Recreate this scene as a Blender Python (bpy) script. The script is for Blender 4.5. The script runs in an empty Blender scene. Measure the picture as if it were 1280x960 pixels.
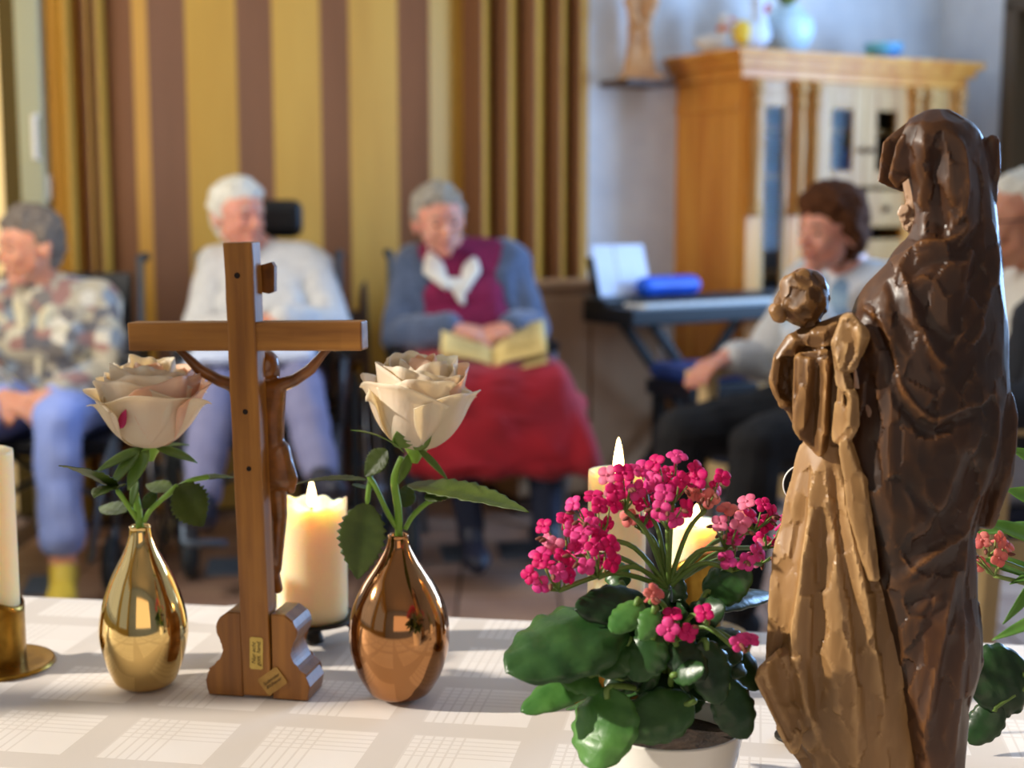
import bpy, bmesh, math, random
import numpy as np
from mathutils import Vector, Matrix, Euler, noise
R = random.Random(7)
D2R = math.pi/180
C = bpy.context.scene.collection
SC = bpy.context.scene

# ---------------------------------------------------------------- camera, world, sun, window and fill light, exposure
CAMZ, TZ = 1.17, 0.72            # camera height, table top height
F = 1800.0                       # focal length in pixels of a 1280x960 frame
PITCH = math.atan(233/F)
cd = bpy.data.cameras.new('camera'); cam = bpy.data.objects.new('camera', cd); C.objects.link(cam)
cam.location = (0, 0, CAMZ); cam.rotation_euler = (math.pi/2 - PITCH, 0, 0)
cd.sensor_width = 36.0; cd.lens = 36.0*F/1280; cd.clip_start = 0.05
cd.dof.use_dof = True; cd.dof.focus_distance = 1.12; cd.dof.aperture_fstop = 5.0
SC.camera = cam
SC.view_settings.view_transform = 'Standard'; SC.view_settings.look = 'None'
SC.view_settings.gamma = 1; SC.view_settings.use_curve_mapping = False
SC.view_settings.exposure = 0.0
SC.cycles.use_denoising = True
SC.cycles.max_bounces = 8
SC.cycles.sample_clamp_indirect = 6.0
w = bpy.data.worlds.new('daylight'); SC.world = w; w.use_nodes = True
bg = w.node_tree.nodes['Background']; bg.inputs[0].default_value = (0.80, 0.86, 1.0, 1); bg.inputs[1].default_value = 0.5
def light(name, kind, loc, direction, energy, color, **kw):
    l = bpy.data.lights.new(name, kind); o = bpy.data.objects.new(name, l); C.objects.link(o)
    o.location = loc; o.rotation_euler = Vector(direction).to_track_quat('-Z', 'Y').to_euler()
    l.energy = energy; l.color = color
    for k, v in kw.items(): setattr(l, k, v)
    return o
SUN_DIR = (math.cos(0.07)*math.cos(27*D2R), math.sin(0.07)*math.cos(27*D2R), -math.sin(27*D2R))
light('sun', 'SUN', (-4, 0, 4), SUN_DIR, 6.2, (1.0, 0.92, 0.80), angle=1.6*D2R)
light('window_daylight_near', 'AREA', (-1.82, 1.25, 1.62), (1, 0.1, -0.05), 2, (0.92, 0.95, 1.0), shape='RECTANGLE', size=1.5, size_y=1.45)
light('window_daylight_left', 'AREA', (-1.82, 3.5, 1.62), (1, 0.45, 0.0), 60, (1.0, 0.94, 0.85), shape='RECTANGLE', size=1.9, size_y=1.45)
light('warm_fill_front', 'AREA', (0.6, -2.12, 1.6), (0, 1, -0.02), 12, (1.0, 0.66, 0.36), shape='RECTANGLE', size=2.4, size_y=1.4)  # warm fill added behind the camera for the ambient tone, not daylight
light('window_daylight_right', 'AREA', (2.93, 4.90, 1.55), (-0.866, -0.5, 0.05), 150, (0.32, 0.57, 1.0), shape='RECTANGLE', size=1.3, size_y=1.3)

# ---------------------------------------------------------------- helpers: pixels to the world
CP, SP = math.cos(PITCH), math.sin(PITCH)
def ray(px, py):
    u = (px-640)/F; v = (480-py)/F
    return Vector((u, CP + SP*v, -SP + CP*v))
def P(px, py, y):                # the point seen at a pixel, at forward distance y
    d = ray(px, py); return Vector((0, 0, CAMZ)) + d*(y/d.y)
def G(px, py, z=TZ):             # the point seen at a pixel, on the plane at height z
    d = ray(px, py); return Vector((0, 0, CAMZ)) + d*((z-CAMZ)/d.z)

# ---------------------------------------------------------------- helpers: materials
def lin(c):
    def f(x):
        x /= 255.0
        return x/12.92 if x <= 0.04045 else ((x+0.055)/1.055)**2.4
    return (f(c[0]), f(c[1]), f(c[2]), 1)
def mat(name, c1, c2=None, rough=0.6, metal=0, scale=8, stretch=(1,1,1), bump=0, bscale=None, sss=0, sheen=0, coat=0, emit=None, spec=0.5, detail=4, contrast=(0.35,0.65), trans=0, ior=1.45):
    m = bpy.data.materials.new(name); m.use_nodes = True
    nt = m.node_tree; N = nt.nodes; L = nt.links; b = N['Principled BSDF']
    b.inputs['Roughness'].default_value = rough; b.inputs['Metallic'].default_value = metal
    b.inputs['Specular IOR Level'].default_value = spec; b.inputs['IOR'].default_value = ior
    b.inputs['Base Color'].default_value = lin(c1)
    if trans: b.inputs['Transmission Weight'].default_value = trans
    if sss:
        b.inputs['Subsurface Weight'].default_value = 1.0; b.inputs['Subsurface Scale'].default_value = sss
        b.inputs['Subsurface Radius'].default_value = (1.0, 0.6, 0.3)
    if sheen: b.inputs['Sheen Weight'].default_value = sheen
    if coat: b.inputs['Coat Weight'].default_value = coat; b.inputs['Coat Roughness'].default_value = 0.15
    if emit:
        b.inputs['Emission Color'].default_value = lin(emit[0]); b.inputs['Emission Strength'].default_value = emit[1]
    if c2 is not None or bump:
        tc = N.new('ShaderNodeTexCoord'); mp = N.new('ShaderNodeMapping'); mp.inputs['Scale'].default_value = stretch
        L.new(tc.outputs['Object'], mp.inputs['Vector'])
        nz = N.new('ShaderNodeTexNoise'); nz.inputs['Scale'].default_value = scale; nz.inputs['Detail'].default_value = detail
        L.new(mp.outputs[0], nz.inputs['Vector'])
        if c2 is not None:
            r = N.new('ShaderNodeValToRGB'); r.color_ramp.elements[0].position = contrast[0]; r.color_ramp.elements[1].position = contrast[1]
            r.color_ramp.elements[0].color = lin(c1); r.color_ramp.elements[1].color = lin(c2)
            L.new(nz.outputs['Fac'], r.inputs['Fac']); L.new(r.outputs['Color'], b.inputs['Base Color'])
        if bump:
            bp = N.new('ShaderNodeBump'); bp.inputs['Strength'].default_value = bump; bp.inputs['Distance'].default_value = 0.01
            if bscale:
                n2 = N.new('ShaderNodeTexNoise'); n2.inputs['Scale'].default_value = bscale; n2.inputs['Detail'].default_value = 3
                L.new(mp.outputs[0], n2.inputs['Vector']); L.new(n2.outputs['Fac'], bp.inputs['Height'])
            else: L.new(nz.outputs['Fac'], bp.inputs['Height'])
            L.new(bp.outputs['Normal'], b.inputs['Normal'])
    return m

# ---------------------------------------------------------------- helpers: objects
def tag(o, label=None, cat=None, group=None, kind=None):
    if label: o['label'] = label
    if cat: o['category'] = cat
    if group: o['group'] = group
    if kind: o['kind'] = kind
    return o
def thing(name, label, cat, loc=(0,0,0), rz=0, group=None):
    o = bpy.data.objects.new(name, None); C.objects.link(o); o.empty_display_size = 0.05
    o.location = loc; o.rotation_euler = (0, 0, rz)
    return tag(o, label, cat, group)
def link(name, me, m, parent=None, world=False, label=None):
    """link a mesh; with world=True its vertices are world coordinates and are brought into the parent chain's frame"""
    if m is not None and not me.materials: me.materials.append(m)
    o = bpy.data.objects.new(name, me); C.objects.link(o)
    if parent is not None:
        o.parent = parent
        if world:
            mw = Matrix.Identity(4); p = parent; chain = []
            while p is not None: chain.append(p); p = p.parent
            for q in reversed(chain): mw = mw @ q.matrix_basis
            me.transform(mw.inverted())
    if label: o['label'] = label
    return o
def smooth(me, on=True):
    me.polygons.foreach_set('use_smooth', [on]*len(me.polygons)); me.update()
def bm_mesh(bm, name='m', sm=False):
    bmesh.ops.recalc_face_normals(bm, faces=bm.faces[:])
    me = bpy.data.meshes.new(name); bm.to_mesh(me); bm.free()
    if sm: smooth(me)
    return me
def box(bm, size, center=(0,0,0), rot=None, bevel=0):
    M = Matrix.Translation(Vector(center)) @ (rot.to_4x4() if rot is not None else Matrix.Identity(4)) @ Matrix.Diagonal((size[0], size[1], size[2], 1))
    r = bmesh.ops.create_cube(bm, size=1.0, matrix=M)
    if bevel:
        es = set(e for v in r['verts'] for e in v.link_edges)
        bmesh.ops.bevel(bm, geom=list(es), offset=bevel, segments=2, profile=0.6, affect='EDGES')
def box_mesh(size, center=(0,0,0), rot=None, bevel=0):
    bm = bmesh.new(); box(bm, size, center, rot, bevel); return bm_mesh(bm)
def bar(bm, p0, p1, wx, wz=None, bevel=0):
    p0 = Vector(p0); p1 = Vector(p1); d = p1-p0
    q = d.to_track_quat('Z', 'Y').to_matrix()
    box(bm, (wx, wz or wx, d.length), (p0+p1)/2, q, bevel)
def tube(bm, pts, r, seg=8, cap=True):
    pts = [Vector(p) for p in pts]; n = len(pts)
    rs = r if isinstance(r, (list, tuple)) else [r]*n
    rings = []; up = Vector((0,0,1))
    t0 = (pts[1]-pts[0]).normalized()
    side = t0.cross(up)
    if side.length < 1e-3: side = Vector((1,0,0))
    side.normalize()
    for i, p in enumerate(pts):
        t = (pts[min(i+1, n-1)] - pts[max(i-1, 0)]).normalized()
        side = (side - t*side.dot(t)).normalized(); nn = t.cross(side)
        rings.append([bm.verts.new(p + (side*math.cos(a)+nn*math.sin(a))*rs[i]) for a in [2*math.pi*k/seg for k in range(seg)]])
    for i in range(n-1):
        for k in range(seg):
            bm.faces.new((rings[i][k], rings[i][(k+1)%seg], rings[i+1][(k+1)%seg], rings[i+1][k]))
    if cap:
        bm.faces.new(rings[0][::-1]); bm.faces.new(rings[-1])
def tube_mesh(pts, r, seg=8, sm=True):
    bm = bmesh.new(); tube(bm, pts, r, seg); return bm_mesh(bm, sm=sm)
def spline(pts, n=8):
    pts = [Vector(p) for p in pts]; out = []
    for i in range(len(pts)-1):
        p0 = pts[max(i-1,0)]; p1 = pts[i]; p2 = pts[i+1]; p3 = pts[min(i+2, len(pts)-1)]
        for k in range(n):
            t = k/n
            out.append(0.5*((2*p1)+(p2-p0)*t+(2*p0-5*p1+4*p2-p3)*t*t+(3*p1-p0-3*p2+p3)*t**3))
    out.append(pts[-1]); return out
def lathe(bm, prof, seg=48, center=(0,0,0), cap0=True, cap1=True):
    c = Vector(center); rings = []
    for r, z in prof:
        rings.append([bm.verts.new(c + Vector((r*math.cos(2*math.pi*k/seg), r*math.sin(2*math.pi*k/seg), z))) for k in range(seg)])
    for i in range(len(prof)-1):
        for k in range(seg):
            bm.faces.new((rings[i][k], rings[i][(k+1)%seg], rings[i+1][(k+1)%seg], rings[i+1][k]))
    if cap0: bm.faces.new(rings[0][::-1])
    if cap1: bm.faces.new(rings[-1])
def lathe_mesh(prof, seg=48, center=(0,0,0), sm=True, cap0=True, cap1=True):
    bm = bmesh.new(); lathe(bm, prof, seg, center, cap0, cap1); return bm_mesh(bm, sm=sm)
def smooth_prof(pts, n=6):
    return [(max(p.x, 0.0004), p.y) for p in spline([Vector((a, b, 0)) for a, b in pts], n)]
def prism(bm, poly, y0, y1):          # polygon in x,z extruded along y
    a = [bm.verts.new((x, y0, z)) for x, z in poly]; b = [bm.verts.new((x, y1, z)) for x, z in poly]
    n = len(poly)
    bm.faces.new(a); bm.faces.new(b[::-1])
    for i in range(n): bm.faces.new((a[i], b[i], b[(i+1)%n], a[(i+1)%n]))

_ico = bmesh.new(); bmesh.ops.create_icosphere(_ico, subdivisions=2, radius=1.0)
ICO = [v.co.copy() for v in _ico.verts]; _ico.free()
def hull(bm, balls):
    """convex hull of spheres; a ball is (point, radius) or (point, (rx,ry,rz))"""
    vs = []
    for p, r in balls:
        p = Vector(p)
        if isinstance(r, (tuple, list)): vs += [bm.verts.new(p + Vector((c.x*r[0], c.y*r[1], c.z*r[2]))) for c in ICO]
        else: vs += [bm.verts.new(p + c*r) for c in ICO]
    res = bmesh.ops.convex_hull(bm, input=vs)
    bad = set(g for g in res['geom_interior'] + res['geom_unused'] if isinstance(g, bmesh.types.BMVert))
    bad |= set(v for v in vs if v.is_valid and not v.link_faces)
    bmesh.ops.delete(bm, geom=list(bad), context='VERTS')
BK = bpy.data.scenes.new('bake')
def baked(me, mods):
    """a mesh with modifiers applied (in a scene of its own, so that the big one is not evaluated each time)"""
    o = bpy.data.objects.new('tmp', me); BK.collection.objects.link(o)
    for kind, kw in mods:
        md = o.modifiers.new(kind, kind)
        for k, v in kw.items(): setattr(md, k, v)
    with bpy.context.temp_override(scene=BK, view_layer=BK.view_layers[0]):
        dg = bpy.context.evaluated_depsgraph_get(); dg.update()
        out = bpy.data.meshes.new_from_object(o.evaluated_get(dg))
    bpy.data.objects.remove(o); bpy.data.meshes.remove(me)
    return out
def thick_mesh(bm, t, name='m', subdiv=0):
    """a sheet given thickness without modifiers"""
    bm.normal_update()
    if subdiv:
        bmesh.ops.subdivide_edges(bm, edges=bm.edges[:], cuts=1, use_grid_fill=True, smooth=0.6)
    bmesh.ops.solidify(bm, geom=bm.faces[:], thickness=t)
    me = bpy.data.meshes.new(name); bm.to_mesh(me); bm.free(); smooth(me); return me
def ruffle(me, amp, sc):
    """push the vertices along their normals by noise"""
    n = len(me.vertices); co = np.empty(n*3); me.vertices.foreach_get('co', co); no = np.empty(n*3); me.vertices.foreach_get('normal', no)
    co = co.reshape(-1,3); no = no.reshape(-1,3); q = co*np.array(sc)
    d = np.array([noise.noise(Vector(p)) for p in q])*amp
    co += no*d[:,None]; me.vertices.foreach_set('co', co.ravel()); me.update()
def blob(prims, voxel, sm=3, amp=0, nscale=20, decim=0, flat=False, extra=None, stretch=(1,1,1)):
    bm = bmesh.new()
    for pr in prims: hull(bm, pr)
    if extra: extra(bm)
    me = bpy.data.meshes.new('b'); bm.to_mesh(me); bm.free()
    mods = [('REMESH', dict(mode='VOXEL', voxel_size=voxel))]
    if sm: mods.append(('SMOOTH', dict(factor=0.5, iterations=sm)))
    if decim: mods.append(('DECIMATE', dict(ratio=decim)))
    me = baked(me, mods)
    if amp: ruffle(me, amp, [nscale*q for q in stretch])
    smooth(me, not flat)
    return me
def inst(name, me, parent, M, label=None):
    o = bpy.data.objects.new(name, me); C.objects.link(o); o.parent = parent; o.matrix_basis = M
    if label: o['label'] = label
    return o
def frame_mat(loc, zdir, roll=0, s=1.0):
    q = Vector(zdir).to_track_quat('Z', 'Y')
    return Matrix.Translation(loc) @ q.to_matrix().to_4x4() @ Matrix.Rotation(roll, 4, 'Z') @ Matrix.Scale(s, 4)
# ---------------------------------------------------------------- materials of the room
M = {}
M['plaster'] = mat('white_plaster', (222,222,222), (206,207,210), rough=0.85, scale=6, bump=0.15, bscale=60)
M['warm_plaster'] = mat('yellow_plaster', (240,205,120), (226,180,88), rough=0.8, scale=5, stretch=(1,1,.3), bump=0.2, bscale=40)
M['ceiling'] = mat('ceiling_paint', (232,226,214), rough=0.9)
M['tile'] = mat('terracotta_tile', (150,116,98), (176,142,120), rough=0.42, scale=3, bump=0.06, bscale=30)
M['grout'] = mat('grout', (88,70,60), rough=0.9)
M['yellow'] = mat('yellow_vinyl', (212,160,62), (196,142,48), rough=0.5, scale=5, stretch=(1,1,.15))
M['brown'] = mat('brown_vinyl', (134,90,62), (118,78,52), rough=0.5, scale=5, stretch=(1,1,.15))
M['post'] = mat('pale_grey_paint', (168,172,148), rough=0.5)
M['pine'] = mat('pine', (222,152,60), (200,120,38), rough=0.42, scale=3, stretch=(6,6,.5), bump=0.05)
M['pine_cool_lit'] = mat('cool_lit_pine', (196,148,84), (170,116,56), rough=0.42, scale=3, stretch=(6,6,.5))  # cabinet front: greying by the cool window light is put into the colour
M['darkwood'] = mat('dark_brown_wood', (84,56,34), (64,40,24), rough=0.5, scale=3, stretch=(6,6,.5))
M['chest'] = mat('brown_board', (178,138,100), (160,120,84), rough=0.55, scale=2, stretch=(3,3,.4))
M['lightwood'] = mat('light_beech', (214,186,134), (196,164,110), rough=0.45, scale=3, stretch=(6,6,.6))
M['black'] = mat('black_plastic', (22,23,26), rough=0.4)
M['rubber'] = mat('grey_rubber', (58,66,72), rough=0.7)
M['steel'] = mat('blue_grey_metal', (96,108,124), rough=0.35, metal=0.7)
M['chrome'] = mat('chrome', (190,195,200), rough=0.18, metal=1)
M['navy'] = mat('navy_fabric', (30,36,56), rough=0.85)
M['white'] = mat('white_gloss', (232,232,228), rough=0.3)
M['doorframe'] = mat('brown_door_frame', (92,74,52), rough=0.5)
M['hallway'] = mat('olive_hall_wall', (92,82,50), rough=0.9)
M['glass'] = mat('cabinet_glass', (235,240,245), rough=0.03, trans=1.0, ior=1.15)

# ---------------------------------------------------------------- floor of terracotta tiles
fl = link('floor', box_mesh((6.6, 10.4, 0.06), (0.6, 2.9, -0.042)), M['grout']); tag(fl, kind='structure')
TS = 0.30
tile_me = box_mesh((TS-0.008, TS-0.008, 0.02), (0,0,-0.010), bevel=0.002); tile_me.materials.append(M['tile'])
cnt = 0
for j in range(-1, 13):
    for i in range(-8, 13):
        x = -0.93 + i*TS + 0.02; y = 3.1 + j*TS
        dx = abs(x)-(0.36*y+(0.15 if x < 0 else 0.75))
        if y < 2.7 or dx > 0 or y > 6.6 or x < -1.72 or x > 3.4 or (x-1.955)*0.866+(y-6.7)*0.5 > -0.16: continue
        if y > 5.05 + 0.364*(x+1.64) + 0.05 and x < 0.4: continue
        o = bpy.data.objects.new('tile', tile_me); C.objects.link(o); o.parent = fl
        o.location = (x, y, R.uniform(-0.0012, 0.0006)); cnt += 1

# ---------------------------------------------------------------- walls
HW = 2.75
def wall(name, p0, p1, m, openings=(), thick=0.12, h=HW):
    """wall from p0 to p1 (its inner face on that line, body to the right of the direction), with openings (t0,t1,z0,z1)"""
    p0 = Vector((p0[0], p0[1], 0)); p1 = Vector((p1[0], p1[1], 0)); d = p1-p0; L_ = d.length; d.normalize()
    n = Vector((d.y, -d.x, 0)); rot = Matrix((d, n, Vector((0,0,1)))).transposed()
    bm = bmesh.new()
    def seg(t0, t1, z0, z1):
        if t1-t0 < 1e-4 or z1-z0 < 1e-4: return
        box(bm, (t1-t0, thick, z1-z0), p0 + d*((t0+t1)/2) + n*(thick/2) + Vector((0,0,(z0+z1)/2)), rot)
    t = 0
    for a, b, z0, z1 in sorted(openings):
        seg(t, a, 0, h); seg(a, b, 0, z0); seg(a, b, z1, h); t = b
    seg(t, L_, 0, h)
    o = link(name, bm_mesh(bm), m); tag(o, kind='structure'); return o
PL, PR = Vector((-1.64, 5.05, 0)), Vector((0.336, 5.77, 0))
WC = Vector((1.955, 6.70, 0)); RW = Vector((3.555, 3.93, 0))
WL = [(1.3, 4.3, 0.75, 2.4)]                       # the window in the left wall (t from y=-2.2)
wall('wall_left', (-1.86, 5.6), (-1.86, -2.2), M['warm_plaster'], [(0.02, 0.80, 0.0, 2.6), (1.2, 3.2, 0.78, 2.45), (3.6, 5.3, 0.78, 2.45), (5.6, 7.3, 0.78, 2.45)])
wall('wall_front', (-1.86, -2.2), (3.555, -2.2), M['plaster'], [(1.2, 3.7, 0.85, 2.35)])
wall('wall_right', (3.555, -2.2), (3.555, 3.93), M['plaster'])
wall('wall_right_rear', (3.555, 3.93), (WC.x, WC.y), M['plaster'], [(0.45, 1.85, 0.85, 2.25), (2.02, 2.815, 0.0, 1.985)])
wall('wall_back', (WC.x, WC.y), (PR.x-0.05, PR.y-0.03), M['plaster'])
d_ = (PR-PL).normalized(); nb = Vector((-d_.y, d_.x, 0))
wall('wall_back_behind_partition', (PR.x + nb.x*0.22, PR.y + nb.y*0.22), (PL.x-0.12 + nb.x*0.22, PL.y-0.04 + nb.y*0.22), M['hallway'])
ce = link('ceiling', box_mesh((6.6, 10.4, 0.08), (0.6, 2.9, HW+0.04)), M['ceiling']); tag(ce, kind='structure')
# window frames (out of view, they shade the sun)
def window_frame(name, x, y0, y1, z0, z1):
    bm = bmesh.new()
    for y in (y0+0.03, y1-0.03, (y0+y1)/2): box(bm, (0.06, 0.06, z1-z0), (x, y, (z0+z1)/2))
    for z in (z0+0.03, z1-0.03): box(bm, (0.06, y1-y0, 0.06), (x, (y0+y1)/2, z))
    o = link(name, bm_mesh(bm), M['white']); tag(o, kind='structure')
window_frame('window_1', -1.92, 0.3, 2.0, 0.78, 2.45); window_frame('window_2', -1.92, 2.4, 4.4, 0.78, 2.45)
# sunlit curtain in the left wall's far opening
M['curtain'] = mat('sunlit_cream_curtain', (248,236,200), (242,222,172), rough=0.9, scale=7, stretch=(1,1,.3))
nt_ = M['curtain'].node_tree; tr_ = nt_.nodes.new('ShaderNodeBsdfTranslucent'); tr_.inputs[0].default_value = lin((255,240,205)); mx_ = nt_.nodes.new('ShaderNodeMixShader'); mx_.inputs[0].default_value = .85
nt_.links.new(nt_.nodes['Principled BSDF'].outputs[0], mx_.inputs[1]); nt_.links.new(tr_.outputs[0], mx_.inputs[2]); nt_.links.new(mx_.outputs[0], nt_.nodes['Material Output'].inputs['Surface'])
bm = bmesh.new(); rows = []
for i in range(49):
    y = 4.82+0.74*i/48; x = -1.84+0.018*math.sin(i*1.05)
    rows.append([bm.verts.new((x, y, z)) for z in (0.02, 1.3, 2.6)])
for i in range(48):
    for j in range(2): bm.faces.new((rows[i][j], rows[i+1][j], rows[i+1][j+1], rows[i][j+1]))
M['sunblock'] = mat('white_sun_block', (236,232,222), rough=0.9)  # unseen opaque sheet added over the second window, blocks direct sun on the people
b2 = bmesh.new(); rows = []
for i in range(97):
    y = 2.34+2.12*i/96; x = -1.90+0.016*math.sin(i*0.9)
    rows.append([b2.verts.new((x, y, z)) for z in (0.72, 1.6, 2.5)])
for i in range(96):
    for j in range(2): b2.faces.new((rows[i][j], rows[i+1][j], rows[i+1][j+1], rows[i][j+1]))
nc_ = link('sun_block_sheet', thick_mesh(b2, .0015, 'curtain'), M['sunblock']); tag(nc_, 'added white sheet across the unseen window, keeping sun off the seated women', 'curtain')
cu_ = link('window_curtain', thick_mesh(bm, .0015, 'curtain'), M['curtain']); tag(cu_, 'cream curtain glowing with sunlight beside the pale jamb', 'curtain')
# hallway seen through the open door at the right
hd = (RW-WC).normalized(); hn = Vector((0.866, 0.5, 0))
hall = link('wall_hallway', box_mesh((0.1, 1.9, HW), WC + hd*0.9 + hn*1.1 + Vector((0,0,HW/2)), Matrix.Rotation(math.atan2(0.5, 0.866), 3, 'Z')), M['hallway']); tag(hall, kind='structure')
fr = bmesh.new()
rotd = Matrix.Rotation(math.atan2(hd.y, hd.x), 3, 'Z')
for t in (0.405, 1.16): box(fr, (0.075, 0.16, 2.0), WC + hd*t + hn*0.06 + Vector((0,0,1.0)), rotd, 0.006)
box(fr, (0.83, 0.16, 0.075), WC + hd*0.7825 + hn*0.06 + Vector((0,0,2.0)), rotd, 0.006)
o = link('door_1', bm_mesh(fr), M['doorframe']); tag(o, kind='structure')
# door leaf standing ajar in the hallway
lf = link('door_leaf', box_mesh((0.04, 0.76, 1.94), WC + hd*0.45 + hn*0.52 + Vector((0,0,0.98)), Matrix.Rotation(math.atan2(-0.45, 0.866)+math.pi/2+0.5, 3, 'Z'), 0.004), M['hallway'], o, world=True)
# pale jamb where the partition closes against the left wall
jb = link('trim_1', box_mesh((0.085, 0.10, HW), P(34, 100, 5.0) * 1 + Vector((0, 0.06, HW/2 - P(34,100,5.0).z)), None, 0.008), M['post']); tag(jb, kind='structure')
bs = bmesh.new()
wdir = (WC-PR).normalized(); wn = Vector((wdir.y, -wdir.x, 0))
box(bs, ((WC-PR).length, 0.015, 0.09), (PR+WC)/2 + wn*0.0075 + Vector((0,0,0.045)), Matrix.Rotation(math.atan2(wdir.y, wdir.x), 3, 'Z'))
o = link('baseboard_back', bm_mesh(bs), M['darkwood']); tag(o, kind='structure')

# ---------------------------------------------------------------- folding partition, panel by panel
part = thing('folding_partition', 'yellow and brown striped folding partition closing off the room behind the seated women', 'partition', (PL.x, PL.y, 0))
# (pixel column at eye height, offset from the base line, colour of the panel that starts there)
Y_, B_ = 'yellow', 'brown'
cols = [(52,.02,Y_),(84,.03,Y_),(91,-.05,Y_),(112,.07,B_),(118,-.02,Y_),(125,.05,B_),(130,-.02,Y_),(145,.10,B_),(178,.04,Y_),
        (195,.02,B_),(240,.0,Y_),(304,.03,B_),(346,.0,Y_),(407,.03,B_),(440,.0,Y_),(502,.03,B_),(538,.0,Y_),(589,.09,B_),(602,-.02,Y_),(622,.08,B_),
        (634,-.02,Y_),(655,.08,B_),(667,-.02,Y_),(690,.08,B_),(698,-.02,Y_),(716,.07,B_),(722,-.02,Y_),(746,.02,None)]
base = PL
def part_pt(px, off):
    k = (px-640)/F          # x = k*y along the ray at eye height
    t = (k*base.y - base.x)/(d_.x - k*d_.y)
    return base + d_*t + nb*off
pp = [(part_pt(c[0], c[1]), c[2]) for c in cols]
for i in range(len(pp)-1):
    a, b = pp[i][0], pp[i+1][0]; e = b-a
    me = box_mesh((e.length+0.004, 0.012, HW-0.04), (a+b)/2 + Vector((0,0,(HW)/2)), Matrix.Rotation(math.atan2(e.y, e.x), 3, 'Z'), 0.003)
    link('panel', me, M[pp[i][1]], part, world=True)
hp = part_pt(57, -0.02)
bm = bmesh.new(); zc = P(57, 172, hp.y).z
box(bm, (0.032, 0.012, 0.20), (hp.x, hp.y, zc), None, 0.004); tube(bm, [(hp.x, hp.y-0.01, zc+0.075), (hp.x, hp.y-0.05, zc+0.07), (hp.x, hp.y-0.05, zc-0.07), (hp.x, hp.y-0.01, zc-0.075)], 0.010, 10)
link('handle', bm_mesh(bm), M['white'], part, world=True, label='white pull handle near the end post')
hp = part_pt(63, -0.005); zc = P(63, 234, hp.y).z
link('lock_plate', box_mesh((0.036, 0.03, 0.085), (hp.x, hp.y, zc), None, 0.005), M['white'], part, world=True, label='small white lock plate below the handle')
rl = bmesh.new(); box(rl, ((PR-PL).length, 0.06, 0.035), (PL+PR)/2 + nb*0.02 + Vector((0,0,HW-0.02)), Matrix.Rotation(math.atan2(d_.y, d_.x), 3, 'Z'))
link('ceiling_rail', bm_mesh(rl), M['darkwood'], part, world=True)

# ---------------------------------------------------------------- pine display cabinet, standing askew in the corner
CY = 30*D2R
cab = thing('display_cabinet', 'tall pine display cabinet with glazed doors and a heavy cornice', 'cabinet', (0.878, 5.60, 0), CY)
CWd, CDp, CH = 1.17, 0.42, 1.68
def cpart(name, boxes, m, parent=None, bevel=0.003, label=None):
    bm = bmesh.new()
    for s, c in boxes: box(bm, s, c, None, bevel)
    return link(name, bm_mesh(bm), m, parent or cab, label=label)
z1 = 0.86                                            # top of the base
for u in (0.012, CWd-0.012):                         # side walls: two boards each with a top rail
    for k in range(3):
        cpart('side_board', [((0.022, CDp/3-0.003, CH-0.06), (u, CDp*(k+0.5)/3, (CH-0.06)/2+0.04))], M['pine'])
cpart('side_rail', [((0.012, CDp-0.02, 0.03), (-0.005, CDp/2, CH-0.16))], M['pine'])
cpart('back_board', [((CWd-0.05, 0.014, CH-0.04), (CWd/2, CDp-0.009, CH/2+0.02))], M['darkwood'])
cpart('floor_board', [((CWd-0.05, CDp-0.04, 0.02), (CWd/2, CDp/2, 0.08))], M['pine'])
for z in (z1, 1.255, 1.44):
    cpart('shelf', [((CWd-0.06, CDp-0.07, 0.018), (CWd/2, CDp/2+0.02, z))], M['pine_cool_lit'])
# cornice: three stepped mouldings with returns
for k, (ov, z, h) in enumerate(((0.02, CH-0.035, 0.05), (0.045, CH+0.005, 0.035), (0.07, CH+0.035, 0.028))):
    cpart('cornice', [((CWd+2*ov, CDp+ov, h), (CWd/2, CDp/2-ov/2, z))], M['pine'], bevel=0.008)
# front: posts with turned columns
def column(u):
    c = cpart('front_post', [((0.07, 0.03, CH-0.1), (u, -0.005, (CH-0.1)/2+0.04))], M['pine'])
    prof = [(0.020,0),(0.027,0.012),(0.027,0.03),(0.018,0.045),(0.022,0.06),(0.016,0.1),(0.021,0.22),(0.023,0.30),(0.016,0.40),(0.024,0.43),(0.017,0.46),(0.027,0.48),(0.027,0.50),(0.02,0.52)]
    link('turned_column', lathe_mesh(smooth_prof(prof, 4), 20, (u, -0.036, 1.10)), M['pine_cool_lit'], c)
for u in (0.05, 0.265, 0.345, 0.885, 0.96, 1.135): column(u)
cpart('front_rail', [((CWd-0.05, 0.024, 0.10), (CWd/2, 0.0, CH-0.11))], M['pine_cool_lit']); cpart('front_rail', [((CWd-0.05, 0.024, 0.06), (CWd/2, 0.0, 0.10))], M['pine_cool_lit'])
def glazed(name, u0, u1, z0, z1_, fw, m):
    d = bmesh.new()
    for u in (u0+fw/2, u1-fw/2): box(d, (fw, 0.022, z1_-z0), (u, -0.004, (z0+z1_)/2), None, 0.003)
    for z in (z0+fw/2, z1_-fw/2): box(d, (u1-u0-2*fw, 0.022, fw), ((u0+u1)/2, -0.004, z), None, 0.003)
    dd = link(name, bm_mesh(d), m, cab)
    link('pane', box_mesh((u1-u0-2*fw, 0.004, z1_-z0-2*fw), ((u0+u1)/2, 0.0, (z0+z1_)/2)), M['glass'], dd)
    return dd
glazed('side_door', 0.088, 0.228, 0.42, 1.58, 0.022, M['pine_cool_lit'])
glazed('side_door', 0.982, 1.098, 0.42, 1.58, 0.022, M['pine_cool_lit'])
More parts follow.
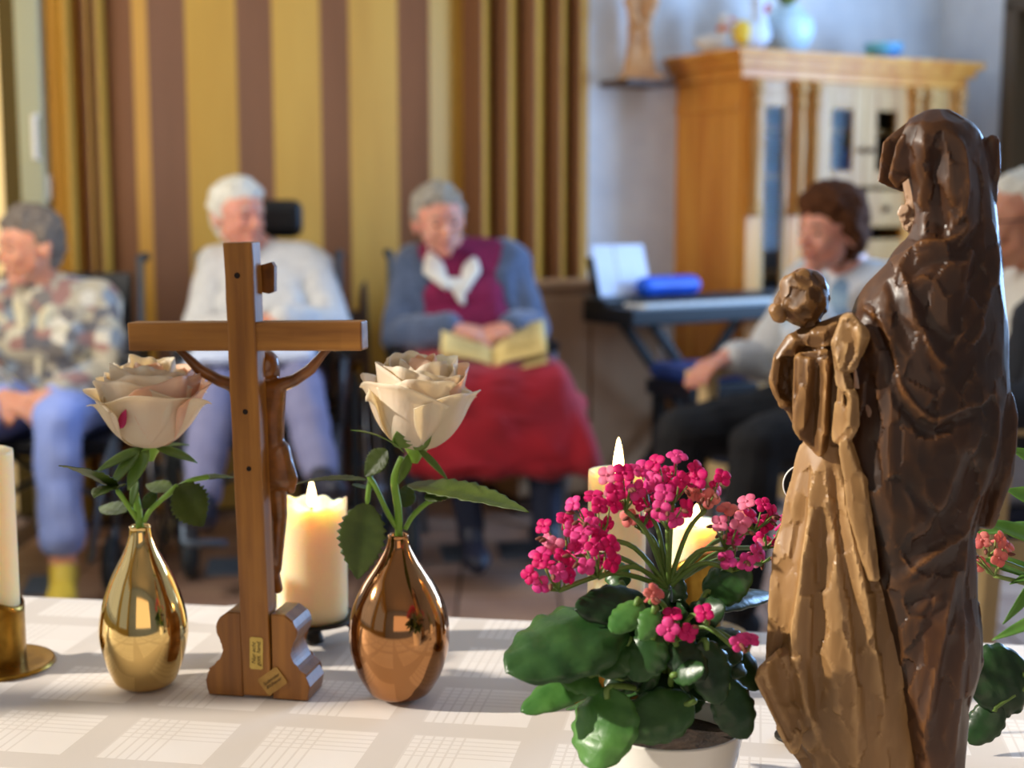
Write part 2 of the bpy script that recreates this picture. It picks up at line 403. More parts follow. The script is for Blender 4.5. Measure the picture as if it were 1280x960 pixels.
for a, b in ((0.385, 0.622), (0.626, 0.862)):
    dd = glazed('glazed_door', a, b, 1.215, 1.60, 0.062, M['pine_cool_lit'])
    link('knob', lathe_mesh([(0.006,0),(0.012,0.012),(0.012,0.02),(0.004,0.026)], 12), M['darkwood'], dd).matrix_basis = Matrix.Translation((0.600 if a < 0.5 else 0.650, -0.015, 1.36)) @ Matrix.Rotation(math.pi/2, 4, 'X')
for k in range(2):
    u = 0.504 + 0.24*k
    dr = cpart('drawer', [((0.232, 0.025, 0.15), (u, -0.004, 1.125))], M['pine_cool_lit'], bevel=0.006)
    link('knob', lathe_mesh([(0.006,0),(0.014,0.012),(0.014,0.02),(0.004,0.026)], 12), M['darkwood'], dr).matrix_basis = Matrix.Translation((u, -0.016, 1.125)) @ Matrix.Rotation(math.pi/2, 4, 'X')
    lo = cpart('lower_door', [((0.232, 0.022, 0.86), (u, -0.004, 0.57))], M['pine_cool_lit'], bevel=0.004)
    pm = bmesh.new(); box(pm, (0.14, 0.016, 0.70), (u, -0.014, 0.57), None, 0.006); link('raised_panel', bm_mesh(pm), M['pine_cool_lit'], lo)
# crockery and books behind the panes
M['blueware'] = mat('blue_glaze', (70,120,210), (90,150,230), rough=0.2)
M['redware'] = mat('red_glaze', (170,50,40), rough=0.3)
M['paleware'] = mat('pale_glaze', (190,205,230), rough=0.25)
def in_cab(u, v, z): return Matrix.Translation((0.878, 5.60, 0)) @ Matrix.Rotation(CY, 4, 'Z') @ Vector((u, v, z))
cup_prof = [(0.018,0),(0.022,0.003),(0.034,0.03),(0.038,0.06),(0.036,0.06),(0.030,0.03),(0.016,0.008)]
jar_prof = [(0.03,0),(0.04,0.02),(0.042,0.07),(0.025,0.10),(0.028,0.115),(0.02,0.115)]
for i, (u, v, z, pr, m, lab, cat) in enumerate((
    (0.47, 0.16, 1.264, jar_prof, 'blueware', 'blue jar on the lower cabinet shelf behind the first glazed door', 'jar'),
    (0.54, 0.20, 1.264, cup_prof, 'paleware', 'pale cup beside the blue jar on the cabinet shelf', 'cup'),
    (0.69, 0.14, 1.264, jar_prof, 'blueware', 'blue jar behind the second glazed door of the cabinet', 'jar'),
    (0.77, 0.16, 1.264, cup_prof, 'redware', 'red cup behind the second glazed door of the cabinet', 'cup'),
    (0.73, 0.2, 1.449, jar_prof, 'paleware', 'pale blue jar on the upper shelf of the cabinet', 'jar'),
    (0.48, 0.2, 1.449, jar_prof, 'redware', 'dark red jar on the upper shelf of the cabinet', 'jar'),
    (0.16, 0.18, 0.869, jar_prof, 'redware', 'squat red jar low behind the narrow glass door', 'jar'))):
    o = link('jar' if cat == 'jar' else 'cup', lathe_mesh(smooth_prof(pr, 4), 24), M[m]); o.location = in_cab(u, v, z); tag(o, lab, cat, 'crockery in the cabinet')

# ---------------------------------------------------------------- ornaments on the cabinet
M['goose'] = mat('cream_ceramic', (226,214,200), (206,188,170), rough=0.35)
M['orange'] = mat('orange_glaze', (220,110,40), rough=0.35)
M['hen_white'] = mat('white_blue_ceramic', (214,224,240), rough=0.25)
M['hen_yellow'] = mat('yellow_glaze', (232,190,60), rough=0.3)
M['red'] = mat('red_paint', (200,50,44), rough=0.4)
M['vase_blue'] = mat('pale_blue_porcelain', (206,230,240), (190,220,236), rough=0.15)
M['teal'] = mat('turquoise_glass', (120,200,190), (90,150,220), rough=0.15, scale=10)
M['leaf_dull'] = mat('dull_green_leaf', (120,130,60), (150,150,70), rough=0.6)
ZT = CH + 0.05
def ornament(name, u, v, label, cat): return thing(name, label, cat, in_cab(u, v, ZT), 0)
g = ornament('goose_figurine', 0.07, 0.27, 'cream ceramic goose figurine with orange beak on the cabinet end', 'figurine')
link('body', blob([[((0,0,.04),(.055,.035,.036)),((-.055,0,.05),.014)],[((.03,0,.06),.024),((.035,0,.10),.014)],[((.036,0,.125),.022)]], .004, 3), M['goose'], g)
link('beak', blob([[((.055,-.006,.125),.009),((.074,-.01,.120),.004)]], .0025, 2), M['orange'], g)
link('scarf', lathe_mesh([(.020,.085),(.026,.09),(.026,.098),(.018,.102)], 16, (.033,0,0)), M['orange'], g)
g.scale = (1.15,)*3
g = ornament('hen_figurine', 0.125, 0.10, 'white ceramic hen figurine with yellow wing and red comb', 'figurine')
link('body', blob([[((0,0,.055),(.062,.045,.052))],[((.02,0,.08),.034),((.018,0,.14),.02)],[((.018,0,.155),.026)]], .004, 3), M['hen_white'], g)
link('wing', blob([[((-.035,-.03,.06),(.032,.022,.04)),((-.045,-.01,.07),.02)]], .004, 2), M['hen_yellow'], g)
link('comb', blob([[((.006,0,.185),.010),((.03,0,.186),.010)],[((.018,0,.196),.010)],[((.045,-.01,.14),.010),((.04,-.01,.122),.008)]], .003, 2), M['red'], g)
g.scale = (1.25,)*3
g = ornament('flower_vase', 0.35, 0.16, 'round pale blue porcelain vase holding a small plant', 'vase')
link('body', lathe_mesh(smooth_prof([(.04,0),(.06,.01),(.092,.07),(.088,.12),(.055,.155),(.05,.165),(.045,.165)], 6), 40), M['vase_blue'], g)
bm = bmesh.new()
for k in range(9):
    a = k*2.4; tube(bm, [(0,0,.15),(.02*math.cos(a),.02*math.sin(a),.19),(.05*math.cos(a),.05*math.sin(a),.21+.012*(k%3))], [.004,.01,.003], 6)
link('plant', bm_mesh(bm, sm=True), M['leaf_dull'], g)
g.scale = (1.18,)*3
g = ornament('glass_bowl', 0.88, 0.16, 'small turquoise bowl near the far end of the cabinet top', 'bowl')
link('body', lathe_mesh(smooth_prof([(.03,0),(.05,.012),(.078,.05),(.08,.075),(.076,.075),(.06,.03),(.02,.012)], 5), 32), M['teal'], g)

# ---------------------------------------------------------------- saint on a wall shelf
sp = P(797, 104, 5.72)
sh = link('wall_shelf', box_mesh((0.23, 0.20, 0.022), (0,0,0), Matrix.Rotation(30*D2R, 3, 'Z'), 0.004), M['darkwood']); sh.location = (sp.x, 5.75, sp.z)
tag(sh, 'small dark wall shelf under the carved figure beside the cabinet', 'shelf')
M['limewood'] = mat('pale_carved_wood', (206,158,110), (182,130,84), rough=0.55, scale=14)
sx, sy, sz = sp.x+0.012, 5.745, sp.z+0.011
sn = thing('saint_figure', 'pale carved wooden saint figure on the dark wall shelf', 'statue', (sx, sy, sz)); sn.scale = (1.3,1.3,1.12)
link('robe', blob([[((0,0,.02),(.055,.04,.02)),((-.005,0,.15),(.034,.028,.02))],[((-.005,0,.15),.034),((0,0,.29),(.045,.03,.03))],[((-.035,-.02,.27),.02),((-.02,-.04,.2),.016)],[((.035,-.02,.27),.02),((.02,-.04,.22),.016)],
   [((.03,-.02,.02),.016),((.012,-.03,.2),.012)],[((-.03,-.02,.02),.014),((-.02,-.03,.16),.012)]], .004, 2, amp=.004, nscale=40), M['limewood'], sn)
link('head', blob([[((0,-.005,.36),(.026,.03,.034))],[((0,0,.32),.016),((0,0,.34),.016)]], .004, 2), M['limewood'], sn)
link('pedestal', box_mesh((.13,.10,.02), (0,0,.01), None, .004), M['limewood'], sn)
# ---------------------------------------------------------------- table and damask cloth
TY = -9.6*D2R
TC = P(640, 780, 1.504); TC.z = 0
tdir = Vector((math.cos(TY), math.sin(TY), 0)); tback = Vector((-tdir.y, tdir.x, 0))
table = thing('altar_table', 'long table under the white damask cloth, only its draped top showing', 'table', (TC.x, TC.y, 0), TY)
M['tablewood'] = mat('table_beech', (150,110,70), (130,92,56), rough=0.5)
link('tabletop', box_mesh((2.1, 0.86, 0.03), (0.05, -0.45, TZ-0.021), None, 0.004), M['tablewood'], table)
for sx_ in (-0.9, 1.0):
    for sy_ in (-0.82, -0.08):
        link('leg', box_mesh((0.055, 0.055, TZ-0.036), (sx_, sy_, (TZ-0.036)/2), None, 0.004), M['tablewood'], table)
def cloth_mat():
    m = bpy.data.materials.new('white_damask'); m.use_nodes = True; nt = m.node_tree; N = nt.nodes; L = nt.links; b = N['Principled BSDF']
    tc = N.new('ShaderNodeTexCoord'); sp_ = N.new('ShaderNodeSeparateXYZ'); L.new(tc.outputs['Object'], sp_.inputs[0])
    def mth(op, a, b_=None, c_=None):
        n = N.new('ShaderNodeMath'); n.operation = op
        for i, v in enumerate((a, b_, c_)):
            if v is None: continue
            if isinstance(v, (int, float)): n.inputs[i].default_value = v
            else: L.new(v, n.inputs[i])
        return n.outputs[0]
    per, sq = 0.122, 0.092
    def axis(out, off):
        f = mth('MULTIPLY', mth('FRACT', mth('DIVIDE', mth('ADD', out, off), per)), per)      # 0..per
        insq = mth('LESS_THAN', f, sq)
        st = mth('FRACT', mth('DIVIDE', f, 0.0088))
        line = mth('MULTIPLY', mth('LESS_THAN', st, 0.22), mth('LESS_THAN', f, 0.046))
        return insq, line
    ax, lx = axis(sp_.outputs['X'], 5.0+0.028); ay, ly = axis(mth('MULTIPLY', sp_.outputs['Y'], -1.0), 5.0+0.024)
    sqm = mth('MULTIPLY', ax, ay); ln = mth('MAXIMUM', lx, ly)
    lnm = mth('MULTIPLY', sqm, mth('SUBTRACT', 1.0, mth('MULTIPLY', ln, 0.75)))
    mx = N.new('ShaderNodeMix'); mx.data_type = 'RGBA'
    mx.inputs[6].default_value = lin((200,190,180)); mx.inputs[7].default_value = lin((222,214,206))
    L.new(lnm, mx.inputs[0]); L.new(mx.outputs[2], b.inputs['Base Color'])
    rg = mth('MULTIPLY_ADD', lnm, -0.18, 0.72); L.new(rg, b.inputs['Roughness'])
    b.inputs['Sheen Weight'].default_value = 0.1
    nz = N.new('ShaderNodeTexNoise'); nz.inputs['Scale'].default_value = 900; L.new(tc.outputs['Object'], nz.inputs['Vector'])
    bp = N.new('ShaderNodeBump'); bp.inputs['Strength'].default_value = 0.12; bp.inputs['Distance'].default_value = 0.001
    L.new(nz.outputs['Fac'], bp.inputs['Height']); L.new(bp.outputs['Normal'], b.inputs['Normal'])
    return m
M['cloth'] = cloth_mat()
cl = thing('tablecloth', 'white checked damask tablecloth with ironed creases over the table', 'tablecloth', (TC.x, TC.y, TZ), TY)
bm = bmesh.new()
prof = [(-1.16+i*0.0, 0) for i in range(0)]
vs_ = [(-0.905,-0.30),(-0.90,-0.15),(-0.897,-0.04),(-0.892,-0.012),(-0.88,-0.001)] + [(-0.88+0.88*k/70, 0.0) for k in range(1,70)] + [(0.0,-0.001),(0.008,-0.004),(0.012,-0.014),(0.014,-0.05),(0.016,-0.15),(0.017,-0.30)]
us_ = [-1.03+2.16*k/150 for k in range(151)]
def crease(u, v):
    h = 0
    for (p, q, amp, wd) in (((-0.50,-0.42),(-0.30,0.02),0.0022,0.006),((0.10,-0.5),(0.20,0.02),0.0012,0.006)):
        d = Vector((q[0]-p[0], q[1]-p[1])); n_ = Vector((-d.y, d.x)).normalized(); s = abs((u-p[0])*n_.x+(v-p[1])*n_.y)
        h += amp*math.exp(-(s/wd)**2)
    return h + 0.0006*noise.noise(Vector((u*7, v*5, 3)))
grid = []
for (v, z) in vs_:
    row = []
    for u in us_:
        zz = z + (crease(u, v) if z > -0.003 else 0)
        vv = v + (0.012*math.sin(u*21)*min(1, -z/0.2) if z < -0.02 else 0)*(1 if v > -0.5 else -1)
        row.append(bm.verts.new((u, vv, zz)))
    grid.append(row)
for i in range(len(grid)-1):
    for j in range(len(us_)-1): bm.faces.new((grid[i][j], grid[i][j+1], grid[i+1][j+1], grid[i+1][j]))
me = bm_mesh(bm, sm=True)
link('cloth', me, M['cloth'], cl)
cl_top = TZ

# ---------------------------------------------------------------- crucifix seen from behind
def wood(name, c1, c2, rough=0.45, along='z', bump=0.25, scale=30):
    st = {'z': (1.0,1.0,0.07), 'x': (0.07,1.0,1.0)}[along]
    return mat(name, c1, c2, rough=rough, scale=scale*2.2, stretch=st, bump=bump*0.35, coat=0.08, contrast=(0.3,0.72), detail=6)
M['cross_v'] = wood('oak_stain_upright', (110,64,14), (174,118,46))
M['cross_h'] = wood('oak_stain_beam', (112,66,16), (178,122,50), along='x')
M['base_w'] = wood('oak_stain_base', (104,60,16), (152,100,38))
M['corpus'] = mat('carved_corpus', (138,84,30), (96,56,16), rough=0.32, scale=60, coat=0.3)
M['hole'] = mat('dark_nail_hole', (28,16,8), rough=0.9)
M['label'] = mat('yellowed_paper', (206,178,92), (188,158,76), rough=0.7, scale=60)
M['label2'] = mat('brown_paper_label', (172,134,66), (150,112,50), rough=0.6, scale=60)
M['ink'] = mat('faded_ink', (52,38,20), rough=0.8)
xp = G(322, 874); XA = -10.8*D2R
cross = thing('crucifix', 'brown wooden standing crucifix seen from behind with paper labels on its base', 'crucifix', (xp.x, xp.y, TZ+0.0012), XA)
hp_ = [(0,.0785),(.027,.0785),(.0345,.073),(.0385,.064),(.0365,.056),(.0318,.048),(.0328,.040),(.0375,.031),(.0462,.0245),(.0455,.0212),(.0495,.013),(.048,.006),(.047,0)]
def smooth_edge(poly, i0, i1, n=3):
    pts = spline([Vector((a, 0, b)) for a, b in poly[i0:i1]], n); return poly[:i0] + [(p.x, p.z) for p in pts] + poly[i1:]
hp2 = smooth_edge(hp_, 2, 9)
PW = 0.0138
for s in (-1, 1):
    poly = [(s*max(x, PW+0.0004), z) for x, z in hp2] + [(s*(PW+0.0004), 0)]
    bm = bmesh.new(); prism(bm, poly, 0.0, 0.042)
    bmesh.ops.bevel(bm, geom=[e for e in bm.edges if abs(e.verts[0].co.y-e.verts[1].co.y) < 1e-6], offset=0.0012, segments=1, affect='EDGES')
    link('base_block', bm_mesh(bm), M['base_w'], cross)
tilt = Matrix.Translation((0,0,0.0)) @ Matrix.Rotation(-1.2*D2R, 4, 'Y')
def worn(me, amp=0.0005, nscale=60):
    for v in me.vertices: v.co += Vector((noise.noise(v.co*nscale), noise.noise(v.co*nscale+Vector((9,0,0))), 0))*amp
    return me
def xpart(name, me, m, parent=None, label=None):
    o = link(name, me, m, parent or cross, label=label)
    if parent is None: o.matrix_basis = tilt
    return o
def beam_mesh(size, center):
    bm = bmesh.new(); box(bm, size, center, None, 0.0018)
    bmesh.ops.subdivide_edges(bm, edges=[e for e in bm.edges if e.calc_length() > 0.05], cuts=24, use_grid_fill=True)
    return worn(bm_mesh(bm))
up_ = xpart('upright', beam_mesh((0.0268, 0.021, 0.4085), (0, 0.0100, 0.2060)), M['cross_v'])
xpart('crossbeam', beam_mesh((0.2165, 0.0200, 0.0255), (0.0008, 0.0106, 0.3280)), M['cross_h'])
for (x, z, r) in ((-0.0015,.3815,.0030),(0.0005,.2615,.0028),(0.0015,.2105,.0026)):
    bm = bmesh.new(); bmesh.ops.create_cone(bm, cap_ends=True, segments=14, radius1=r, radius2=r*.8, depth=0.002, matrix=Matrix.Translation((x,-0.0002,z)) @ Matrix.Rotation(math.pi/2,4,'X'))
    link('nail_hole', bm_mesh(bm), M['hole'], up_, label='dark nail hole' )
# scroll board above the head, on the far side
pl = [(-.016,.385),(-.006,.389),(.010,.389),(.022,.392),(.0245,.388),(.0235,.366),(.018,.364),(.006,.3665),(-.008,.365),(-.016,.368)]
bm = bmesh.new(); prism(bm, pl, 0.0225, 0.029); xpart('inscription_board', bm_mesh(bm), M['corpus'], label='small dark scroll board fixed to the far face')
# corpus
def cp(px, py, y): return Vector(((px-308)/1402.0 - y*0.2 , y, (874-py)/1402.0))
cb = [
 [((.012,.030,.300),(.0105,.0115,.0135)),((.014,.033,.292),.008)], [((.010,.028,.296),(.012,.010,.010))],
 [((.005,.028,.285),.0075),((.011,.030,.295),.0065)],
 [((-.018,.027,.279),.0075),((.022,.027,.279),.0075),((-.010,.029,.255),.010),((.016,.029,.255),.010)],
 [((-.010,.029,.255),.010),((.016,.029,.255),.010),((-.006,.028,.225),.0085),((.016,.028,.225),.0085)],
 [((-.010,.029,.222),.010),((.020,.029,.222),.0105),((-.008,.030,.196),.0115),((.023,.030,.196),.0115)],
 [((.026,.030,.214),.0055),((.031,.030,.196),.005),((.029,.030,.186),.004)],
 [((-.004,.030,.200),.0095),((.004,.036,.160),.0072)], [((.016,.030,.200),.0095),((.014,.038,.160),.0072)],
 [((.004,.036,.160),.0072),((.008,.028,.112),.0048)], [((.014,.038,.160),.0072),((.012,.030,.112),.0048)],
 [((.009,.028,.112),.006),((.010,.036,.092),.005)],
]
def limb(pts):
    for (a, ra), (b, rb) in zip(pts, pts[1:]): cb.append([(a, ra), (b, rb)])
limb([((-.018,.027,.281),.0070),((-.034,.025,.2865),.0056),((-.050,.022,.2965),.0054),((-.064,.0195,.3115),.0036),((-.070,.0205,.319),.0050)])
limb([((.022,.027,.281),.0070),((.038,.025,.2865),.0056),((.054,.022,.2965),.0054),((.068,.0195,.3115),.0036),((.074,.0205,.319),.0050)])
xpart('corpus', blob(cb, .0013, 2, decim=.25), M['corpus'], label='carved figure hanging on the far face')
# labels with handwriting
def sticker(w_, h_, loc, rot, m, txt, size, trot):
    bm = bmesh.new(); box(bm, (w_, h_, 0.0004), (0,0,0)); bmesh.ops.bevel(bm, geom=[e for e in bm.edges if abs(e.verts[0].co.z-e.verts[1].co.z) > 1e-5], offset=0.001, segments=2, affect='EDGES')
    o = link('paper_label', bm_mesh(bm), m, cross)
    o.matrix_basis = Matrix.Translation(loc) @ Matrix.Rotation(math.pi/2, 4, 'X') @ Matrix.Rotation(rot, 4, 'Z')
    cu = bpy.data.curves.new('lettering', 'FONT'); cu.body = txt; cu.size = size; cu.align_x = 'CENTER'; cu.align_y = 'CENTER'; cu.extrude = 0.00008; cu.space_line = 0.85; cu.shear = 0.3; cu.materials.append(M['ink'])
    tmp = bpy.data.objects.new('tmp', cu); tm = bpy.data.meshes.new_from_object(tmp); bpy.data.objects.remove(tmp)
    t = bpy.data.objects.new('lettering', tm); C.objects.link(t); t.parent = o; t.matrix_basis = Matrix.Translation((0,0,0.0003)) @ Matrix.Rotation(trot, 4, 'Z'); return o
sticker(0.0125, 0.0298, (0.0002, -0.0010, 0.0420), -1.5*D2R, M['label'], 'Nur echt\ngott. hand.', 0.0054, math.pi/2)
sticker(0.0230, 0.0180, (0.0150, -0.0011, 0.0170), 37*D2R, M['label2'], 'Südtiroler\nBildhauer', 0.0046, 0)

# ---------------------------------------------------------------- vases
M['gold'] = mat('polished_gold', (222,190,124), rough=0.07, metal=1, c2=None)
M['copper'] = mat('polished_rose_gold', (170,122,80), rough=0.09, metal=1)
M['inside'] = mat('dark_vase_inside', (40,24,14), rough=0.6)
def vase(name, px, py, prof_px, ybot, m, label):
    g_ = G(px, py); k = 1800.0/g_.y
    t = thing(name, label, 'vase', (g_.x, g_.y, TZ+0.0012))
    prof = [(hw/k, (ybot-y)/k*1.005) for y, hw in prof_px]
    prof = [(0.001, 0.0)] + smooth_prof([(prof[0][0]*0.80, 0.0)] + prof, 6)
    r_, z_ = prof[-1]
    inner = [(r_-0.0012, z_+0.0008), (r_-0.0024, z_-0.0005), (r_-0.0026, z_-0.02)]
    b_ = link('body', lathe_mesh(prof + inner, 96), m, t)
    link('neck_opening', lathe_mesh([(0.0005, z_-0.019), (r_-0.0027, z_-0.019)], 32, cap0=False, cap1=False), M['inside'], t)
    return t, Vector((g_.x, g_.y, TZ+z_)), k
v1, mouth1, k1 = vase('bud_vase', 182, 858, [(864,30),(858,38),(848,43),(830,49.5),(800,56),(778,55.5),(750,49.5),(720,38.5),(690,23),(672,15.8),(660,13.5),(656,14)], 865, M['gold'], 'shiny yellow gold teardrop vase left of the crucifix')
v1['label'] = 'shiny yellow gold teardrop vase with a half-open rose, between brass candlestick and crucifix'
v2, mouth2, k2 = vase('bud_vase', 500, 873, [(879,28),(873,38),(862,46),(845,55),(815,63.5),(788,64.5),(760,59.5),(730,45.5),(702,26.5),(684,16.5),(672,13.2),(667,13.6)], 881, M['copper'], 'shiny copper rose-gold teardrop vase')
v2['label'] = 'shiny copper rose-gold teardrop vase beside the lit candle behind the crucifix'
for v in (v1, v2): v['group'] = 'metallic bud vases'

# ---------------------------------------------------------------- leaves and petals
def leaf_mesh(L_, W_, curl=0.15, fold=0.25, serr=0.0, nserr=9, nu=12, nv=5, round_=False, twist=0.0, scallop=0.0, thick=0.0006, side=0.0):
    """leaf in its own frame: base at origin, length along +X, width along Y, upper face +Z"""
    bm = bmesh.new(); rows = []
    for i in range(nu+1):
        t = i/nu
        if round_: wd = (math.sin(math.pi*min(1, t**0.85)))**0.55 if 0 < t < 1 else 0.03
        else: wd = (math.sin(math.pi*t**0.78))**0.85 if 0 < t < 1 else 0.02
        wd = max(wd, 0.03)
        x = L_*t; z = -curl*L_*t*t; row = []
        for j in range(-nv, nv+1):
            s = j/nv; e = 1.0
            if abs(j) == nv:
                if serr: e = 1 - serr*(0.5+0.5*math.cos(2*math.pi*nserr*t))
                if scallop: e = 1 - scallop*(1-abs(math.sin(math.pi*5*t)))
            y = W_*0.5*wd*s*e
            zz = z + fold*abs(y)*(1.0) - (0.20 if round_ else 0.036)*W_*wd*s*s + (0.05*W_*noise.noise(Vector((x*70+W_*900, y*70, L_*500))) if round_ else 0)
            zz += 0.012*W_*math.sin(9*t*math.pi)*abs(s)
            ya = y*math.cos(twist*t) - 0; za = zz + y*math.sin(twist*t)
            row.append(bm.verts.new((x, ya + side*L_*t*t, za)))
        rows.append(row)
    for i in range(nu):
        for j in range(2*nv): bm.faces.new((rows[i][j], rows[i+1][j], rows[i+1][j+1], rows[i][j+1]))
    return thick_mesh(bm, thick, 'leaf')
def leaf_between(name, a, b, W_, up, m, parent, label=None, **kw):
    """leaf from world point a to b with its upper face towards up; mesh handed over in world coordinates"""
    a = Vector(a); b = Vector(b); d = b-a; L_ = d.length; x = d.normalized()
    up = Vector(up); z = (up - x*up.dot(x)).normalized(); y = z.cross(x)
    curl = kw.pop('curl', 0.1)
    me = leaf_mesh(L_, W_, curl=curl, **kw)
    # turn so that the curled tip still lands on b
    off = math.atan(curl)
    Rm = Matrix((x, y, z)).transposed().to_4x4() @ Matrix.Rotation(-off, 4, 'Y')
    me.transform(Matrix.Translation(a) @ Rm)
    return link(name, me, m, parent, world=True, label=label)
def leaf_mat(name, c1, c2, rough=0.45, veins=True, trans=(0.25), vscale=90):
    m = mat(name, c1, c2, rough=rough, scale=40, bump=0.0)
    nt = m.node_tree; N = nt.nodes; L = nt.links; b = N['Principled BSDF']
    if veins:
        tc = N.new('ShaderNodeTexCoord'); vo = N.new('ShaderNodeTexVoronoi'); vo.feature = 'DISTANCE_TO_EDGE'; vo.inputs['Scale'].default_value = vscale*2
        L.new(tc.outputs['Object'], vo.inputs['Vector']); bp = N.new('ShaderNodeBump'); bp.inputs['Strength'].default_value = 0.25; bp.inputs['Distance'].default_value = 0.0015
        L.new(vo.outputs['Distance'], bp.inputs['Height']); L.new(bp.outputs['Normal'], b.inputs['Normal'])
    out = N['Material Output']; tr = N.new('ShaderNodeBsdfTranslucent'); mx = N.new('ShaderNodeMixShader'); mx.inputs[0].default_value = trans
    tr.inputs['Color'].default_value = lin((min(255,c2[0]+50), min(255,c2[1]+60), c2[2]))
    L.new(b.outputs[0], mx.inputs[1]); L.new(tr.outputs[0], mx.inputs[2]); L.new(mx.outputs[0], out.inputs['Surface'])
    return m
M['roseleaf'] = leaf_mat('rose_leaf', (54,70,22), (78,94,34), vscale=120)
M['rosestem'] = mat('rose_stem', (104,150,44), (130,168,60), rough=0.45)
M['sepal'] = leaf_mat('sepal', (88,116,52), (112,136,66), veins=False)
def petal_mat(name, c1, c2, edge):
    m = mat(name, c1, c2, rough=0.55, scale=30, sss=0)
    nt = m.node_tree; N = nt.nodes; L = nt.links; b = N['Principled BSDF']
    tc = N.new('ShaderNodeTexCoord'); mp = N.new('ShaderNodeMapping'); mp.inputs['Scale'].default_value = (160,160,14); L.new(tc.outputs['Object'], mp.inputs[0])
    nz = N.new('ShaderNodeTexNoise'); nz.inputs['Scale'].default_value = 1; L.new(mp.outputs[0], nz.inputs['Vector'])
    bp = N.new('ShaderNodeBump'); bp.inputs['Strength'].default_value = 0.35; bp.inputs['Distance'].default_value = 0.002; L.new(nz.outputs['Fac'], bp.inputs['Height']); L.new(bp.outputs['Normal'], b.inputs['Normal'])
    out = N['Material Output']; tr = N.new('ShaderNodeBsdfTranslucent'); tr.inputs['Color'].default_value = lin(edge)
    mx = N.new('ShaderNodeMixShader'); mx.inputs[0].default_value = 0.48
    L.new(b.outputs[0], mx.inputs[1]); L.new(tr.outputs[0], mx.inputs[2]); L.new(mx.outputs[0], out.inputs['Surface'])
    return m
M['petal'] = petal_mat('cream_petal', (248,242,226), (246,232,216), (255,240,205))
M['petal_blush_glow'] = petal_mat('blush_glow_petal', (244,216,196), (248,230,210), (255,206,150))
M['petal_magenta'] = petal_mat('magenta_fleck', (206,70,130), (190,50,110), (230,90,150))
def petal_mesh(rt, h, phimax, width, lip, ruf, seed):
    """one petal hugging a globe round the flower's axis, facing -Y, its lip rolled outward"""
    rr = random.Random(seed); bm = bmesh.new(); nu, nv = 18, 16; rows = []
    ph = rr.uniform(0, 6); k = rr.choice((2,3)); pm = phimax*D2R; z0 = 1-math.cos(pm)
    for j in range(nv+1):
        v = j/nv; row = []; phi = pm*(v**0.9)
        rad = 0.003 + rt*math.sin(phi); z = h*(1-math.cos(phi))/z0
        e = max(0.0, (v-0.70)/0.30)
        wv = width*(0.22+0.78*math.sin(min(1.0, v*1.2+0.06)*math.pi/2))
        for i in range(nu+1):
            u = -1+2*i/nu; a = u*wv/(0.35+0.65*max(0.25, math.sin(phi)) if phi > 1.6 else 1)
            top = 1 - 0.20*abs(u)**2.4*v*v
            rf = ruf*(v**3)*math.sin(k*math.pi*u+ph)
            side = max(0, abs(u)-0.62)/0.38
            r_ = rad + lip*e*e*(1.0-0.35*u*u) + rf + lip*0.7*side*side*v - 0.05*rt*(1-side)*abs(u)*0
            zz = z*top - lip*0.7*e*e*e + rf*0.5
            row.append(bm.verts.new((r_*math.sin(a), -r_*math.cos(a), zz)))
        rows.append(row)
    for j in range(nv):
        for i in range(nu): bm.faces.new((rows[j][i], rows[j][i+1], rows[j+1][i+1], rows[j+1][i]))
    return thick_mesh(bm, 0.0007, 'petal')
